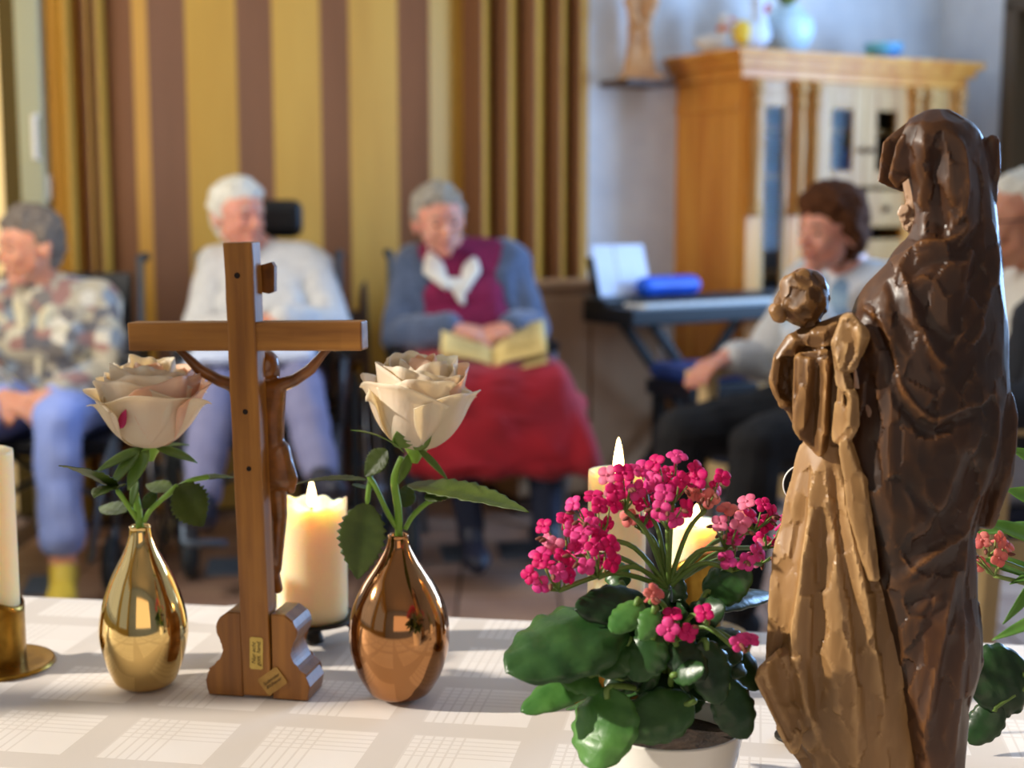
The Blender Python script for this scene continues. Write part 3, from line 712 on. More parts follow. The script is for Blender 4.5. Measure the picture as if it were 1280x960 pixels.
def rose(name, label, mouth, k, stem_px, bloom_c, tip_dir, Rm, H_, seed, lean=(0,0,1), leaves=(), sepals=(), turn=0.0):
    t = thing(name, label, 'rose', mouth, 0, 'single roses in the bud vases')
    y0 = mouth.y
    pts = spline([Vector((mouth.x, mouth.y, mouth.z-0.017))] + [P(a, b, y0) for a, b in stem_px], 6)
    link('stem', tube_mesh(pts, [0.0036]*len(pts), 10), M['rosestem'], t, world=True)
    bb = P(bloom_c[0], bloom_c[1], y0)
    bloom = link('calyx', lathe_mesh(smooth_prof([(0.003,-0.012),(0.006,-0.006),(0.010,0.0),(0.012,0.005)],4), 20), M['rosestem'], t)
    bloom.matrix_basis = Matrix.Translation(bb - mouth) @ Vector(lean).to_track_quat('Z', 'Y').to_matrix().to_4x4()
    rr = random.Random(seed)
    # (count, globe radius, height, closing angle, half width, lip, ruffle)
    rings = [(3,0.34,1.06,148,1.35,0.00,0.02),(3,0.50,1.09,132,1.25,0.03,0.04),(3,0.66,1.07,120,1.15,0.06,0.06),(4,0.80,1.0,112,1.1,0.08,0.05),(4,0.90,0.98,104,1.15,0.12,0.05),(4,0.97,0.86,94,1.05,0.20,0.06)]
    n_ = 0
    for ci, (cnt_, rt, hh, pm, wd, lip, rf) in enumerate(rings):
        for i in range(cnt_):
            a = turn + 2*math.pi*(i + 0.5*(ci % 2))/cnt_ + rr.uniform(-.15,.15)
            me = petal_mesh(Rm*rt*rr.uniform(.95,1.04), H_*hh*rr.uniform(.93,1.04), pm*rr.uniform(.96,1.04), wd, Rm*lip*rr.uniform(.6,1.5), Rm*rf*rr.uniform(.8,1.9), seed*100+n_)
            o = inst('petal', me, t, bloom.matrix_basis @ Matrix.Rotation(a, 4, 'Z') @ Matrix.Translation((0,0,0.001)))
            me.materials.append(M['petal_blush_glow'] if (ci >= 3 and math.cos(a-1.3) > .6) or ci == 0 else M['petal']); n_ += 1  # outer petals on the right: warm light shining through is put into their colour
    for s in sepals:
        a, b = s[0], s[1]
        leaf_between('sepal', P(a[0], a[1], y0+s[4]), P(b[0], b[1], y0+s[4]+s[5]), s[2]/k, s[3], M['sepal'], t, curl=0.2, fold=0.2, nu=8, nv=3)
    for s in leaves:
        st, a, b, wpx, dy0, dy1, up, cu = s
        if st:
            pts = spline([P(x, y, y0+dy0*i/(len(st)-1)) for i, (x, y) in enumerate(st)], 5)
            lk = link('leaf_stalk', tube_mesh(pts, [0.0024]*(len(pts)-1)+[0.0014], 8), M['rosestem'], t, world=True)
        leaf_between('leaf', P(a[0], a[1], y0+dy0), P(b[0], b[1], y0+dy1), wpx/k, up, M['roseleaf'], t, curl=cu, fold=0.22, serr=0.16, nserr=11, nu=44, nv=5)
    return t
UPF = (0, -0.75, 0.65)
rose('rose', 'half-open cream rose, outer petals tinted peach for warm light, in the yellow gold vase', mouth1, k1,
     [(173,640),(166,600),(172,566)], (188,560), None, 0.044, 0.074, 3, lean=(0.03,-0.05,1), turn=0.45,
     sepals=[((180,560),(120,590),17,(0,-.6,.8),-.01,-.01),((176,562),(138,610),22,(-.5,-.7,.4),-.014,-.01),((186,562),(160,612),26,(-.5,-.8,.2),-.016,-.008),((196,560),(246,578),18,(0,-.4,.9),-.01,.0),((192,560),(236,556),14,(0,-.2,1),.01,.02),((172,600),(164,636),12,(-.4,-.9,.2),-.004,-.004)],
     leaves=[([(180,652),(188,638),(205,622),(222,606)],(222,606),(254,658),58,-.01,.0,(0.55,-0.8,0.25),.08),
             ([(205,622),(235,602),(262,596)],(250,599),(300,598),24,-.0,.055,(0,-.35,.95),.12),
             ([(172,650),(160,632),(146,612)],(146,612),(74,582),34,-.02,-.16,(0,-.55,.85),.10),
             (None,(158,640),(124,634),30,-.005,.03,(0,-.6,.8),.10),
             (None,(150,606),(118,622),40,-.03,-.08,(-.2,-.8,.55),.10),
             (None,(215,612),(182,606),26,.01,.03,(0,-.6,.8),.05),
             (None,(180,636),(196,612),18,.0,.02,(.3,-.9,.3),.05)])
rose('rose', 'tall cream rose with ruffled blush rim, one side tinted for warm light, in the copper vase', mouth2, k2,
     [(498,640),(493,600),(503,572)], (520,562), None, 0.040, 0.078, 11, lean=(0.10,-0.06,1), turn=0.9,
     sepals=[((508,560),(496,540),26,(-.3,-.9,.1),-.016,-.014),((518,562),(540,536),20,(.2,-.9,.2),-.018,-.018),((522,560),(560,600),10,(.5,-.8,.3),-.01,-.01),((506,566),(440,538),12,(0,-.5,.85),.0,-.08),((512,566),(498,605),16,(.6,-.7,.2),.0,.0)],
     leaves=[([(496,660),(484,640),(470,610),(460,594)],(458,628),(447,724),66,-.01,-.012,(-0.1,-0.98,0.12),.06),
             ([(470,610),(463,600),(459,630)],(484,562),(456,596),34,-.01,-.01,(-.4,-.85,.3),.06),
             (None,(458,600),(366,606),20,-.01,.05,(0,-.25,.95),.15),
             ([(506,662),(516,645),(532,630),(544,624)],(510,606),(660,640),46,.01,-.12,(0,-.45,.9),.12),
             (None,(530,622),(588,610),32,-.01,-.02,(0.1,-.6,.8),.10),
             (None,(505,634),(512,604),26,.012,.03,(.3,-.9,.3),.05),
             (None,(440,606),(468,612),14,.0,.01,(0,-.3,.9),.0)])
rf = bpy.data.objects['rose']
lf_ = leaf_between('petal', P(150,536,mouth1.y-.043), P(157,512,mouth1.y-.047), 0.009, (-.5,-.9,0), M['petal_magenta'], rf, label='magenta streaked petal edge', curl=.05, fold=.1, nu=8, nv=3)

# ---------------------------------------------------------------- candles
M['wax'] = mat('ivory_wax', (246,228,186), rough=0.42, sss=0.034)
M['waxpool'] = mat('molten_wax', (250,226,170), rough=0.12, sss=0.02)
M['brass'] = mat('aged_brass', (164,126,52), (126,92,34), rough=0.30, metal=1, scale=40)
M['wick'] = mat('charred_wick', (30,22,18), rough=0.9)
M['iron'] = mat('dark_iron', (44,42,40), rough=0.45, metal=0.7)
M['flame'] = bpy.data.materials.new('flame'); M['flame'].use_nodes = True
nt = M['flame'].node_tree; nt.nodes.remove(nt.nodes['Principled BSDF']); em = nt.nodes.new('ShaderNodeEmission')
em.inputs[0].default_value = (1.0, 0.66, 0.26, 1); em.inputs[1].default_value = 22; nt.links.new(em.outputs[0], nt.nodes['Material Output'].inputs[0])
def candle(label, base, r, h, lit, ragged=0.0, power=0.5, fl=0.028, name='pillar_candle'):
    t = thing(name, label, 'candle', base)
    bm = bmesh.new(); seg = 64
    prof = [(r*0.97,0.0),(r,0.003)] + [(r, h*k/14) for k in range(1,14)] + [(r,h-0.004),(r*0.985,h),(r*0.90,h-0.0005),(r*0.84,h-0.004 if lit else h+0.0015),(r*0.6,h-(0.008 if lit else -0.003)),(r*0.25,h-(0.010 if lit else -0.0035))]
    lathe(bm, prof, seg)
    for v in bm.verts:
        a = math.atan2(v.co.y, v.co.x); q = v.co.x*v.co.x+v.co.y*v.co.y
        if ragged and v.co.z > h-0.0125 and q > (r*0.55)**2:
            k_ = max(0, (v.co.z-(h-0.0125))/0.0125)
            v.co.z += ragged*k_*(0.6*math.sin(3*a+1)+0.6*math.sin(5*a+.5)+.5*math.sin(11*a))
            v.co.x *= 1+0.03*math.sin(7*a)*k_; v.co.y *= 1+0.03*math.sin(7*a)*k_
    link('wax', bm_mesh(bm, sm=True), M['wax'], t)
    zt = h-0.010 if lit else h+0.003
    link('wick', tube_mesh([(0,0,zt-.004),(0.0006,0,zt+.005),(0.002,0,zt+.010)], 0.0011, 8), M['wick'], t)
    if lit:
        pr = [(.0006,0),(.0036,.003),(.0047,.0075),(.0044,.3*fl+.004),(.0034,.62*fl),(.0019,.86*fl),(.0003,fl)]
        link('flame', lathe_mesh(smooth_prof(pr,4), 20, (0.001,0,zt+.006)), M['flame'], t)
        l = bpy.data.lights.new('candle_light', 'POINT'); l.energy = power; l.color = (1.0, 0.55, 0.18); l.shadow_soft_size = 0.004
        o = bpy.data.objects.new('candle_light', l); C.objects.link(o); o.parent = t; o.location = (0,0,zt+0.020); 
    return t
def brass_stick(label, at, slant=True, rz=0.0, rc=0.0295):
    t = thing('candlestick', label, 'candlestick', (at.x, at.y, TZ+0.0012), rz, 'brass candlesticks')
    link('drip_plate', lathe_mesh(smooth_prof([(0.001,0),(0.052,0),(0.0555,0.002),(0.0545,0.0040),(0.045,0.0032),(0.001,0.003)],3), 64), M['brass'], t)
    bm = bmesh.new(); seg = 64; ri = rc-0.0016; zs = [0.003+0.075*k/10 for k in range(11)]
    lathe(bm, [(rc, z) for z in zs] + [(ri, zs[-1])] + [(ri, z) for z in zs[::-1]], seg, cap0=False, cap1=False)
    if slant:
        for v in bm.verts: v.co.z = 0.003 + (v.co.z-0.003)*(0.98 + 0.24*(-v.co.x/rc))
    link('socket', bm_mesh(bm, sm=True), M['brass'], t)
    return t
b1 = G(-6, 832); brass_stick('brass candlestick with slanted socket holding the unlit candle beside the gold vase', b1, rz=0.0)
candle('plain ivory pillar candle in the slanted brass socket by the gold vase', (b1.x, b1.y, TZ+0.0048), 0.0255, 0.207, False)
b2 = G(769, 863); brass_stick('brass candlestick behind the pink plant, its plate edge showing past a leaf', b2, rz=2.4)
candle('tall lit ivory candle rising behind the pink flowers', (b2.x, b2.y, TZ+0.0048), 0.0262, 0.201, True, power=1.2, fl=0.034)
b3 = P(869, 655, 1.44); b3.z = TZ; brass_stick('brass candlestick hidden low behind the middle of the pink plant', b3, rz=2.0)
ct = P(869, 652, 1.44).z
candle('shorter lit candle glowing through the pink flower heads', (b3.x, b3.y, TZ+0.0048), 0.0255, ct-TZ-0.0048, True, power=1.2, fl=0.022)
# middle candle on an iron plate stand
k3 = 1268.0; c3 = P(391, 769, 1.42)
st = thing('candle_stand', 'low dark iron stand with a round plate under the thick lit candle', 'candle stand', (c3.x, c3.y, TZ+0.0012))
ph_ = c3.z - TZ - 0.004
link('plate', lathe_mesh(smooth_prof([(0.001,ph_-.001),(0.042,ph_-.001),(0.0445,ph_+.002),(0.0435,ph_+.0025),(0.040,ph_+.0008),(0.001,ph_+.0008)],3), 48), M['iron'], st)
link('column', lathe_mesh(smooth_prof([(0.011,0.001),(0.010,0.006),(0.0085,0.012),(0.011,0.02),(0.0085,ph_-0.004),(0.012,ph_-.001)],3), 20, (0.0,0,0)), M['iron'], st)
for a in (0.35, 2.5, 4.6):
    link('leg', tube_mesh(spline([(0.008*math.cos(a),0.008*math.sin(a),ph_-.004),(0.03*math.cos(a),0.03*math.sin(a),ph_*.72),(0.050*math.cos(a),0.050*math.sin(a),0.0022)],4), 0.0018, 8), M['iron'], st)
candle('thick ivory candle with a ragged glowing rim behind the crucifix', (c3.x, c3.y, c3.z-0.0015), 0.0356, 0.118, True, ragged=0.0030, power=4.5, fl=0.028)
# ---------------------------------------------------------------- pink potted plant
M['kleaf'] = leaf_mat('fleshy_leaf', (36,70,32), (54,90,42), rough=0.36, veins=True, trans=0.10, vscale=60)
M['kleaf_dark'] = leaf_mat('dark_fleshy_leaf', (24,48,24), (36,66,32), rough=0.36, veins=True, trans=0.08, vscale=60)
M['kleaf_bright'] = leaf_mat('bright_fleshy_leaf', (62,108,48), (84,130,60), rough=0.36, veins=True, trans=0.15, vscale=60)
M['kstem'] = mat('plant_stem', (92,122,52), (120,138,66), rough=0.5)
M['kbud'] = mat('withered_bud', (92,44,40), (140,84,58), rough=0.7)
M['pot'] = mat('white_glazed_pot', (214,210,202), rough=0.22, coat=0.3)
M['soil'] = mat('potting_soil', (38,28,22), (60,44,32), rough=0.95, scale=60, bump=0.6)
M['fl1'] = petal_mat('magenta_floret', (226,40,132), (204,24,108), (255,80,170))
M['fl2'] = petal_mat('pink_floret', (240,92,168), (228,62,144), (255,130,200))
M['fl3'] = petal_mat('pale_pink_floret', (238,150,178), (228,118,154), (255,170,195))
M['fl4'] = petal_mat('salmon_floret', (234,158,150), (216,116,122), (255,170,140))
def floret_mesh(m, seed, rad=0.0058):
    rr = random.Random(seed); bm = bmesh.new()
    for k in range(4):
        a0 = k*math.pi/2 + rr.uniform(-.1,.1); cup = rr.uniform(-0.05,0.22)
        rows = []
        for i in range(6):
            t = i/5; rd = rad*(0.10+0.95*t); wd = rad*0.50*math.sin(math.pi*(0.10+0.80*t))**0.8
            if i == 5: wd *= 0.55
            z = rd*cup - rad*0.10*t*t*t
            rows.append([bm.verts.new((rd*math.cos(a0) - s*wd*math.sin(a0), rd*math.sin(a0) + s*wd*math.cos(a0), z + abs(s)*wd*0.12)) for s in (-1,0,1)])
        for i in range(5):
            for j in range(2): bm.faces.new((rows[i][j], rows[i+1][j], rows[i+1][j+1], rows[i][j+1]))
    tube(bm, [(0,0,-rad*1.5),(0,0,-rad*.4),(0,0,rad*.12)], [rad*.14, rad*.22, rad*.16], 6)
    me = thick_mesh(bm, 0.0004, 'floret'); me.materials.append(M[m]); return me
FLO = {m: [floret_mesh(m, 40+i+10*j, 0.0072) for i in range(3)] for j, m in enumerate(('fl1','fl2','fl3','fl4'))}
def bud_mesh():
    bm = bmesh.new(); lathe(bm, [(.0004,0),(.0013,.001),(.0017,.003),(.0010,.0055),(.0003,.0065)], 8); me = bm_mesh(bm, sm=True); me.materials.append(M['kbud']); return me
BUD = bud_mesh()
def flower_head(plant, crown, c, r, n, mats, seed, y, buds=3, squash=0.75, bow=0.0):
    """a stalk from the crown to a head of n florets around the pixel c"""
    rr = random.Random(seed); k = F/y
    ctr = P(c[0], c[1], y); rad = r*1.16/k
    base_pt = ctr + Vector((0, 0, -rad*0.9)) + (crown-ctr).normalized()*rad*0.4
    bm = bmesh.new()
    mid = (Vector(crown)+base_pt)/2 + Vector((bow, 0.0, 0.012))
    tube(bm, spline([crown, mid, base_pt], 5), 0.0019, 7)
    pos = []
    n = max(1, round(n*.74))
    for i in range(n):
        best = None
        for _ in range(25):
            v = Vector((rr.gauss(0,1), rr.gauss(0,1)-0.5, rr.gauss(0,1)+0.25)).normalized()
            p = ctr + Vector((v.x*rad, v.y*rad*.7, v.z*rad*squash))
            dmin = min([(p-q).length for q, _ in pos] or [1])
            if best is None or dmin > best[0]: best = (dmin, p, v)
        pos.append((best[1], best[2]))
    for p, v in pos: tube(bm, [base_pt, base_pt.lerp(p, .5)+Vector((0,0,-.002)), p - v*0.004], [.0011,.0008,.0006], 5)
    bp_ = []
    for i in range(buds):
        v = Vector((rr.gauss(0,1), rr.gauss(0,.6)-.6, -abs(rr.gauss(0,.6)))).normalized(); p = ctr + v*rad*0.8
        tube(bm, [base_pt, p], [.0009,.0006], 5); bp_.append((p, v))
    head = link('flower_head', bm_mesh(bm, sm=True), M['kstem'], plant, world=True)
    pl_ = plant.location
    for p, v in pos:
        m = rr.choice(mats); d = (v*0.6 + Vector((0,-0.7,0.35))).normalized()
        inst('floret', rr.choice(FLO[m]), head, frame_mat(p-pl_, d, rr.uniform(0,6), rr.uniform(.9,1.15)))
    for p, v in bp_: inst('bud', BUD, head, frame_mat(p-pl_, v, 0, 1.0))
    return head
pc = P(836, 905, 1.02)
pot_h = pc.z - TZ
plant = thing('potted_kalanchoe', 'magenta flowering kalanchoe with big scalloped leaves in a white glazed pot', 'potted plant', (pc.x, 1.02, TZ+0.0012))
hp_ = pot_h - 0.001
link('pot', lathe_mesh(smooth_prof([(0.001,0),(0.040,0),(0.0425,0.002),(0.0465,0.025),(0.0515,hp_*.7),(0.0544,hp_-.003),(0.0548,hp_),(0.0535,hp_+.001),(0.0515,hp_-.002),(0.0495,hp_-.014)],5), 72), M['pot'], plant)
link('soil', lathe_mesh([(0.0005,hp_-0.010),(0.02,hp_-0.009),(0.0495,hp_-0.012)], 40, cap0=False, cap1=False), M['soil'], plant)
YP = 1.02
crown = Vector((pc.x+0.0, YP, pc.z+0.012))
def kl(a, b, W_, dy0, dy1, up, m='kleaf', curl=0.18, fold=0.12, sc=0.10, stalk=True, y=YP, pl=None, cr=None):
    pl = pl or plant; cr = cr or crown
    A = P(a[0], a[1], y+dy0); B = P(b[0], b[1], y+dy1)
    if stalk:
        midp = (A+cr)/2 + Vector((0,0,.006))
        link('leaf_stalk', tube_mesh(spline([cr, midp, A, A.lerp(B,.15)],4), 0.0022, 7), M['kstem'], pl, world=True)
    return leaf_between('leaf', A, B, W_/(F/y), up, M[m], pl, curl=curl, fold=fold, round_=True, scallop=sc, nu=24, nv=5, thick=0.0013)
kl((778,765),(636,838),124,-.03,-.075,(-.35,-.62,.75),'kleaf',.22)
kl((748,842),(655,888),52,-.05,-.07,(-.3,-.6,.75),'kleaf_bright',.30)
kl((700,838),(752,862),44,-.055,-.06,(.1,-.5,.85),'kleaf_bright',.15, stalk=False)
kl((762,858),(742,962),92,-.06,-.085,(-.45,-.80,.30),'kleaf_bright',.15)
kl((868,876),(776,914),70,-.06,-.075,(.1,-.80,.6),'kleaf',.28)
kl((905,850),(934,922),64,-.05,-.06,(.35,-.85,.35),'kleaf_dark',.20)
kl((815,752),(722,762),62,-.02,-.045,(-.1,-.75,.65),'kleaf_dark',.28)
kl((880,800),(900,880),60,-.05,-.06,(.3,-.9,.3),'kleaf_dark',.2)
kl((790,800),(752,845),52,-.045,-.06,(-.25,-.75,.6),'kleaf',.2)
kl((820,790),(792,850),60,-.05,-.062,(-.2,-.85,.5),'kleaf',.2)
kl((880,745),(938,712),58,.0,-.01,(.1,-.85,.5),'kleaf',.15)
kl((888,762),(966,742),40,.0,.09,(.05,-.55,.85),'kleaf_dark',.20)
kl((850,780),(905,758),48,-.03,-.05,(.15,-.75,.6),'kleaf_dark',.2)
kl((840,800),(880,850),50,-.05,-.065,(.1,-.85,.45),'kleaf_dark',.2)
kl((830,770),(842,712),50,.0,.01,(-.1,-.8,.5),'kleaf',.15)
kl((900,790),(950,860),52,-.03,-.02,(.5,-.75,.4),'kleaf_dark',.2)
kl((780,735),(762,700),36,.0,.02,(-.2,-.8,.5),'kleaf',.15)
kl((840,845),(880,835),34,-.06,-.075,(.2,-.8,.6),'kleaf',.2)
kl((800,752),(765,790),40,-.05,-.07,(-.2,-.75,.65),'kleaf_bright',.2)
kl((820,760),(800,800),34,-.06,-.07,(-.1,-.85,.5),'kleaf_bright',.2)
rl_ = random.Random(21)
for i in range(26):
    a = rl_.uniform(0, 6.283); q = rl_.uniform(.3, 1.0)
    cx_, cy_ = 838+60*q*math.cos(a), 800+48*q*math.sin(a)
    ex, ey = cx_ + 50*math.cos(a)*rl_.uniform(.6,1.1) , cy_ + 34*math.sin(a) + 14
    kl((cx_, cy_), (ex, ey), rl_.uniform(34, 56), -.02*rl_.random()-.01, -.03-.02*rl_.random(), (0.5*math.cos(a), -.7, .5+.2*math.sin(-a)), rl_.choice(('kleaf','kleaf_dark','kleaf_dark')), .22, stalk=False)
for i in range(14):          # leaves on the far side of the plant
    a = rl_.uniform(0.2, 2.94); A = crown + Vector((.02*math.cos(a), .02*math.sin(a), .01)); B = crown + Vector((.085*math.cos(a), .085*math.sin(a), rl_.uniform(-.02,.035)))
    leaf_between('leaf', A, B, rl_.uniform(.024,.036), (0.2*math.cos(a), .2, 1), M['kleaf'], plant, curl=.25, fold=.12, round_=True, scallop=.1, nu=18, nv=4, thick=.0013)
ct_ = P(835, 735, YP)
mg = ['fl1','fl1','fl1','fl2','fl2']
for i, (c, r, n, ms, dy, b_) in enumerate((
    ((688,712),25,11,mg,-.03,3),((738,672+18),28,12,['fl1','fl1','fl2'],-.03,3),((700,668),24,8,['fl2','fl3','fl1'],-.01,3),((742,640),26,9,mg,-.01,3),
    ((778,604),24,8,['fl2','fl3','fl1'],.0,3),((812,606),26,9,mg,.01,4),((842,592),26,9,['fl1','fl1','fl2'],.0,3),((835,632),22,7,['fl1','fl2'],-.02,4),((886,606),22,7,['fl1','fl4'],.0,3),
    ((800,640),16,4,['fl1','fl4'],.01,5),((915,655),24,7,['fl4','fl3','fl1'],.0,6),((948,640),20,5,['fl3','fl4','fl1'],.08,4),((964,660),22,6,['fl1','fl1','fl2'],.09,2),((925,690),20,5,['fl2','fl3'],-.01,4),((955,690),14,3,['fl3'],.09,3))):
    flower_head(plant, ct_, c, r, n, ms, 300+i, YP+dy, b_)
for i, (c, r, n, ms) in enumerate((((847,782),17,5,['fl2','fl1']),((886,770),9,2,['fl1']),((920,798),10,2,['fl2','fl1']),((938,806),9,2,['fl2']),((812,745),6,1,['fl4']))):
    flower_head(plant, P(845, 800, YP-.03), c, r, n, ms, 400+i, YP-.065, 1)

# ---------------------------------------------------------------- second plant, mostly outside the picture
p2 = P(1398, 850, 1.15); p2b = thing('potted_kalanchoe', 'salmon flowering plant with strap leaves showing past the carved Madonna', 'potted plant', (p2.x, 1.15, TZ+0.0012))
link('pot', lathe_mesh(smooth_prof([(0.001,0),(0.040,0),(0.0425,0.002),(0.0465,0.025),(0.0515,.055),(0.0544,.074),(0.0548,.077),(0.0535,.078),(0.0515,.075),(0.0495,.063)],5), 48), M['pot'], p2b)
link('soil', lathe_mesh([(0.0005,.067),(0.0495,.065)], 40, cap0=False, cap1=False), M['soil'], p2b)
cr2 = Vector((p2.x, 1.15, TZ+.085))
kl((1290,840),(1212,862),96,-.02,-.03,(-.2,-.95,.25),'kleaf_dark',.1, y=1.15, pl=p2b, cr=cr2, sc=.08)
kl((1250,880),(1212,930),46,-.03,-.03,(-.3,-.9,.2),'kleaf_dark',.1, y=1.15, pl=p2b, cr=cr2)
flower_head(p2b, cr2, (1236,690), 24, 6, ['fl4','fl3','fl4'], 500, 1.13, 3); flower_head(p2b, cr2, (1232,675), 16, 3, ['fl1','fl4'], 501, 1.13, 2)
M['strap'] = leaf_mat('strap_leaf', (70,110,44), (96,134,58), veins=False, trans=.25)
for a, b, W_, dy, up in (((1330,690),(1222,650),30,.0,(0,-.6,.8)),((1330,640),(1258,612),34,-.02,(.2,-.8,.6)),((1340,600),(1262,560),30,.0,(.4,-.8,.4)),((1330,660),(1216,668),24,.03,(0,-.4,.9)),
                         ((1300,720),(1222,700),26,.0,(0,-.6,.8)),((1310,700),(1254,780),20,.05,(.5,-.7,.5)),((1330,760),(1240,800),18,.08,(.2,-.7,.6)),((1320,710),(1262,730),14,-.02,(0,-.5,.8))):
    A = P(a[0],a[1],1.15+dy); B = P(b[0],b[1],1.15+dy)
    link('leaf_stalk', tube_mesh(spline([cr2, (cr2+A)/2+Vector((0,0,.02)), A],4), .0022, 6), M['kstem'], p2b, world=True)
    leaf_between('leaf', A, B, W_/1565, up, M['strap'], p2b, curl=.12, fold=.35, nu=16, nv=3)

# ---------------------------------------------------------------- carved Madonna with child
def statue_mat(name, dark, mid, light, rough=0.47, scale=18, stretch=(1,1,.25), edge=(0.50,0.58)):
    m = bpy.data.materials.new(name); m.use_nodes = True; nt = m.node_tree; N = nt.nodes; L = nt.links; b = N['Principled BSDF']
    tc = N.new('ShaderNodeTexCoord'); mp = N.new('ShaderNodeMapping'); mp.inputs['Scale'].default_value = stretch; L.new(tc.outputs['Object'], mp.inputs[0])
    nz = N.new('ShaderNodeTexNoise'); nz.inputs['Scale'].default_value = scale; nz.inputs['Detail'].default_value = 6; L.new(mp.outputs[0], nz.inputs['Vector'])
    r = N.new('ShaderNodeValToRGB'); r.color_ramp.elements[0].position = .36; r.color_ramp.elements[1].position = .66
    r.color_ramp.elements[0].color = lin(dark); r.color_ramp.elements[1].color = lin(mid); L.new(nz.outputs['Fac'], r.inputs[0])
    ge = N.new('ShaderNodeNewGeometry'); er = N.new('ShaderNodeValToRGB'); er.color_ramp.elements[0].position = edge[0]; er.color_ramp.elements[1].position = edge[1]
    L.new(ge.outputs['Pointiness'], er.inputs[0])
    mx = N.new('ShaderNodeMix'); mx.data_type = 'RGBA'; L.new(er.outputs[0], mx.inputs[0]); L.new(r.outputs[0], mx.inputs[6]); mx.inputs[7].default_value = lin(light)
    L.new(mx.outputs[2], b.inputs['Base Color']); b.inputs['Roughness'].default_value = rough; b.inputs['Specular IOR Level'].default_value = 0.4; b.inputs['Coat Weight'].default_value = 0.08; b.inputs['Coat Roughness'].default_value = 0.25
    n2 = N.new('ShaderNodeTexNoise'); n2.inputs['Scale'].default_value = 160; n2.inputs['Detail'].default_value = 3; L.new(mp.outputs[0], n2.inputs['Vector'])
    bp = N.new('ShaderNodeBump'); bp.inputs['Strength'].default_value = .12; bp.inputs['Distance'].default_value = .002; L.new(n2.outputs['Fac'], bp.inputs['Height']); L.new(bp.outputs['Normal'], b.inputs['Normal'])
    return m
M['mantle'] = statue_mat('dark_carved_mantle', (34,17,5), (66,35,10), (114,72,30))
M['robe'] = statue_mat('light_carved_robe', (112,82,46), (148,110,66), (194,156,106))
M['childw'] = statue_mat('carved_child_wood', (66,42,18), (106,72,36), (162,120,70))
M['facew'] = statue_mat('lit_face_wood', (140,108,82), (164,132,104), (190,160,132))  # paler than the other carving: lit cheek and hood reflection put into the colour
YS = 1.0; KS = F/YS
def S(px, py, dd=0.0): return P(px, py, YS+dd)
def sh_(*balls): return [(S(x, y, dd), r/KS) for x, y, dd, r in balls]
def chain(pts, closed=False): return [sh_(a, b) for a, b in zip(pts, pts[1:])]
def interp(tab, y):
    if y <= tab[0][0]: return tab[0][1:]
    for a, b in zip(tab, tab[1:]):
        if y <= b[0]:
            t = (y-a[0])/(b[0]-a[0]); t = t*t*(3-2*t)*0.5 + t*0.5
            return [p+(q-p)*t for p, q in zip(a[1:], b[1:])]
    return tab[-1][1:]
def loft(tab, y0, y1, n=70, seg=96, fold=None, p=2.0):
    def f(bm):
        rings = []
        for i in range(n+1):
            py = y0+(y1-y0)*i/n; xl, xr, b, dd = interp(tab, py); cx, a = (xl+xr)/2, (xr-xl)/2
            ring = []
            for k in range(seg):
                th = 2*math.pi*k/seg; c, s = math.cos(th), math.sin(th); q = (abs(c)**p+abs(s)**p)**(-1/p)
                m = 1 + (fold(th, py) if fold else 0)
                ring.append(bm.verts.new(S(cx + a*c*q*m, py, dd + b*s*q*m/KS)))
            rings.append(ring)
        for i in range(n):
            for k in range(seg): bm.faces.new((rings[i][k], rings[i][(k+1)%seg], rings[i+1][(k+1)%seg], rings[i+1][k]))
        bm.faces.new(rings[0]); bm.faces.new(rings[-1][::-1])
        bmesh.ops.recalc_face_normals(bm, faces=bm.faces[:])
    return f
def project(co):
    d = co - np.array([0,0,CAMZ]); zc = d[:,1]*CP - d[:,2]*SP; yc = d[:,1]*SP + d[:,2]*CP
    return 640+F*d[:,0]/zc, 480-F*yc/zc
def carve(me, strokes):
    """cut grooves (negative) or raise ridges (positive) along strokes drawn over the statue's camera-side faces"""
    n = len(me.vertices); co = np.empty(n*3); me.vertices.foreach_get('co', co); co = co.reshape(-1,3)
    no = np.empty(n*3); me.vertices.foreach_get('normal', no); no = no.reshape(-1,3)
    px, py = project(co); face = np.clip(-no[:,1]*1.6+.15, 0, 1)
    dsp = np.zeros(n)
    for pts, amp, wd in strokes:
        sp3 = spline([Vector((x, y, 0)) for x, y in pts], 6); best = np.full(n, 1e9); L_ = len(sp3); tt = np.zeros(n)
        for i, (a, b) in enumerate(zip(sp3, sp3[1:])):
            ax, ay, bx, by = a.x, a.y, b.x, b.y; ll = max((bx-ax)**2+(by-ay)**2, 1e-6)
            t = np.clip(((px-ax)*(bx-ax)+(py-ay)*(by-ay))/ll, 0, 1); d = np.hypot(px-ax-t*(bx-ax), py-ay-t*(by-ay))
            tt = np.where(d < best, (i+t)/(L_-1), tt); best = np.minimum(best, d)
        prof_ = np.maximum(0, 1-best/(wd*1.5))**1.5*0.8 if amp > 0 else np.exp(-(best/wd)**2)*1.15
        dsp += amp/KS*prof_*np.clip(np.minimum(tt, 1-tt)*6, .25, 1)
    co += no*(dsp*face)[:,None]
    me.vertices.foreach_set('co', co.ravel()); me.update()
from mathutils import kdtree
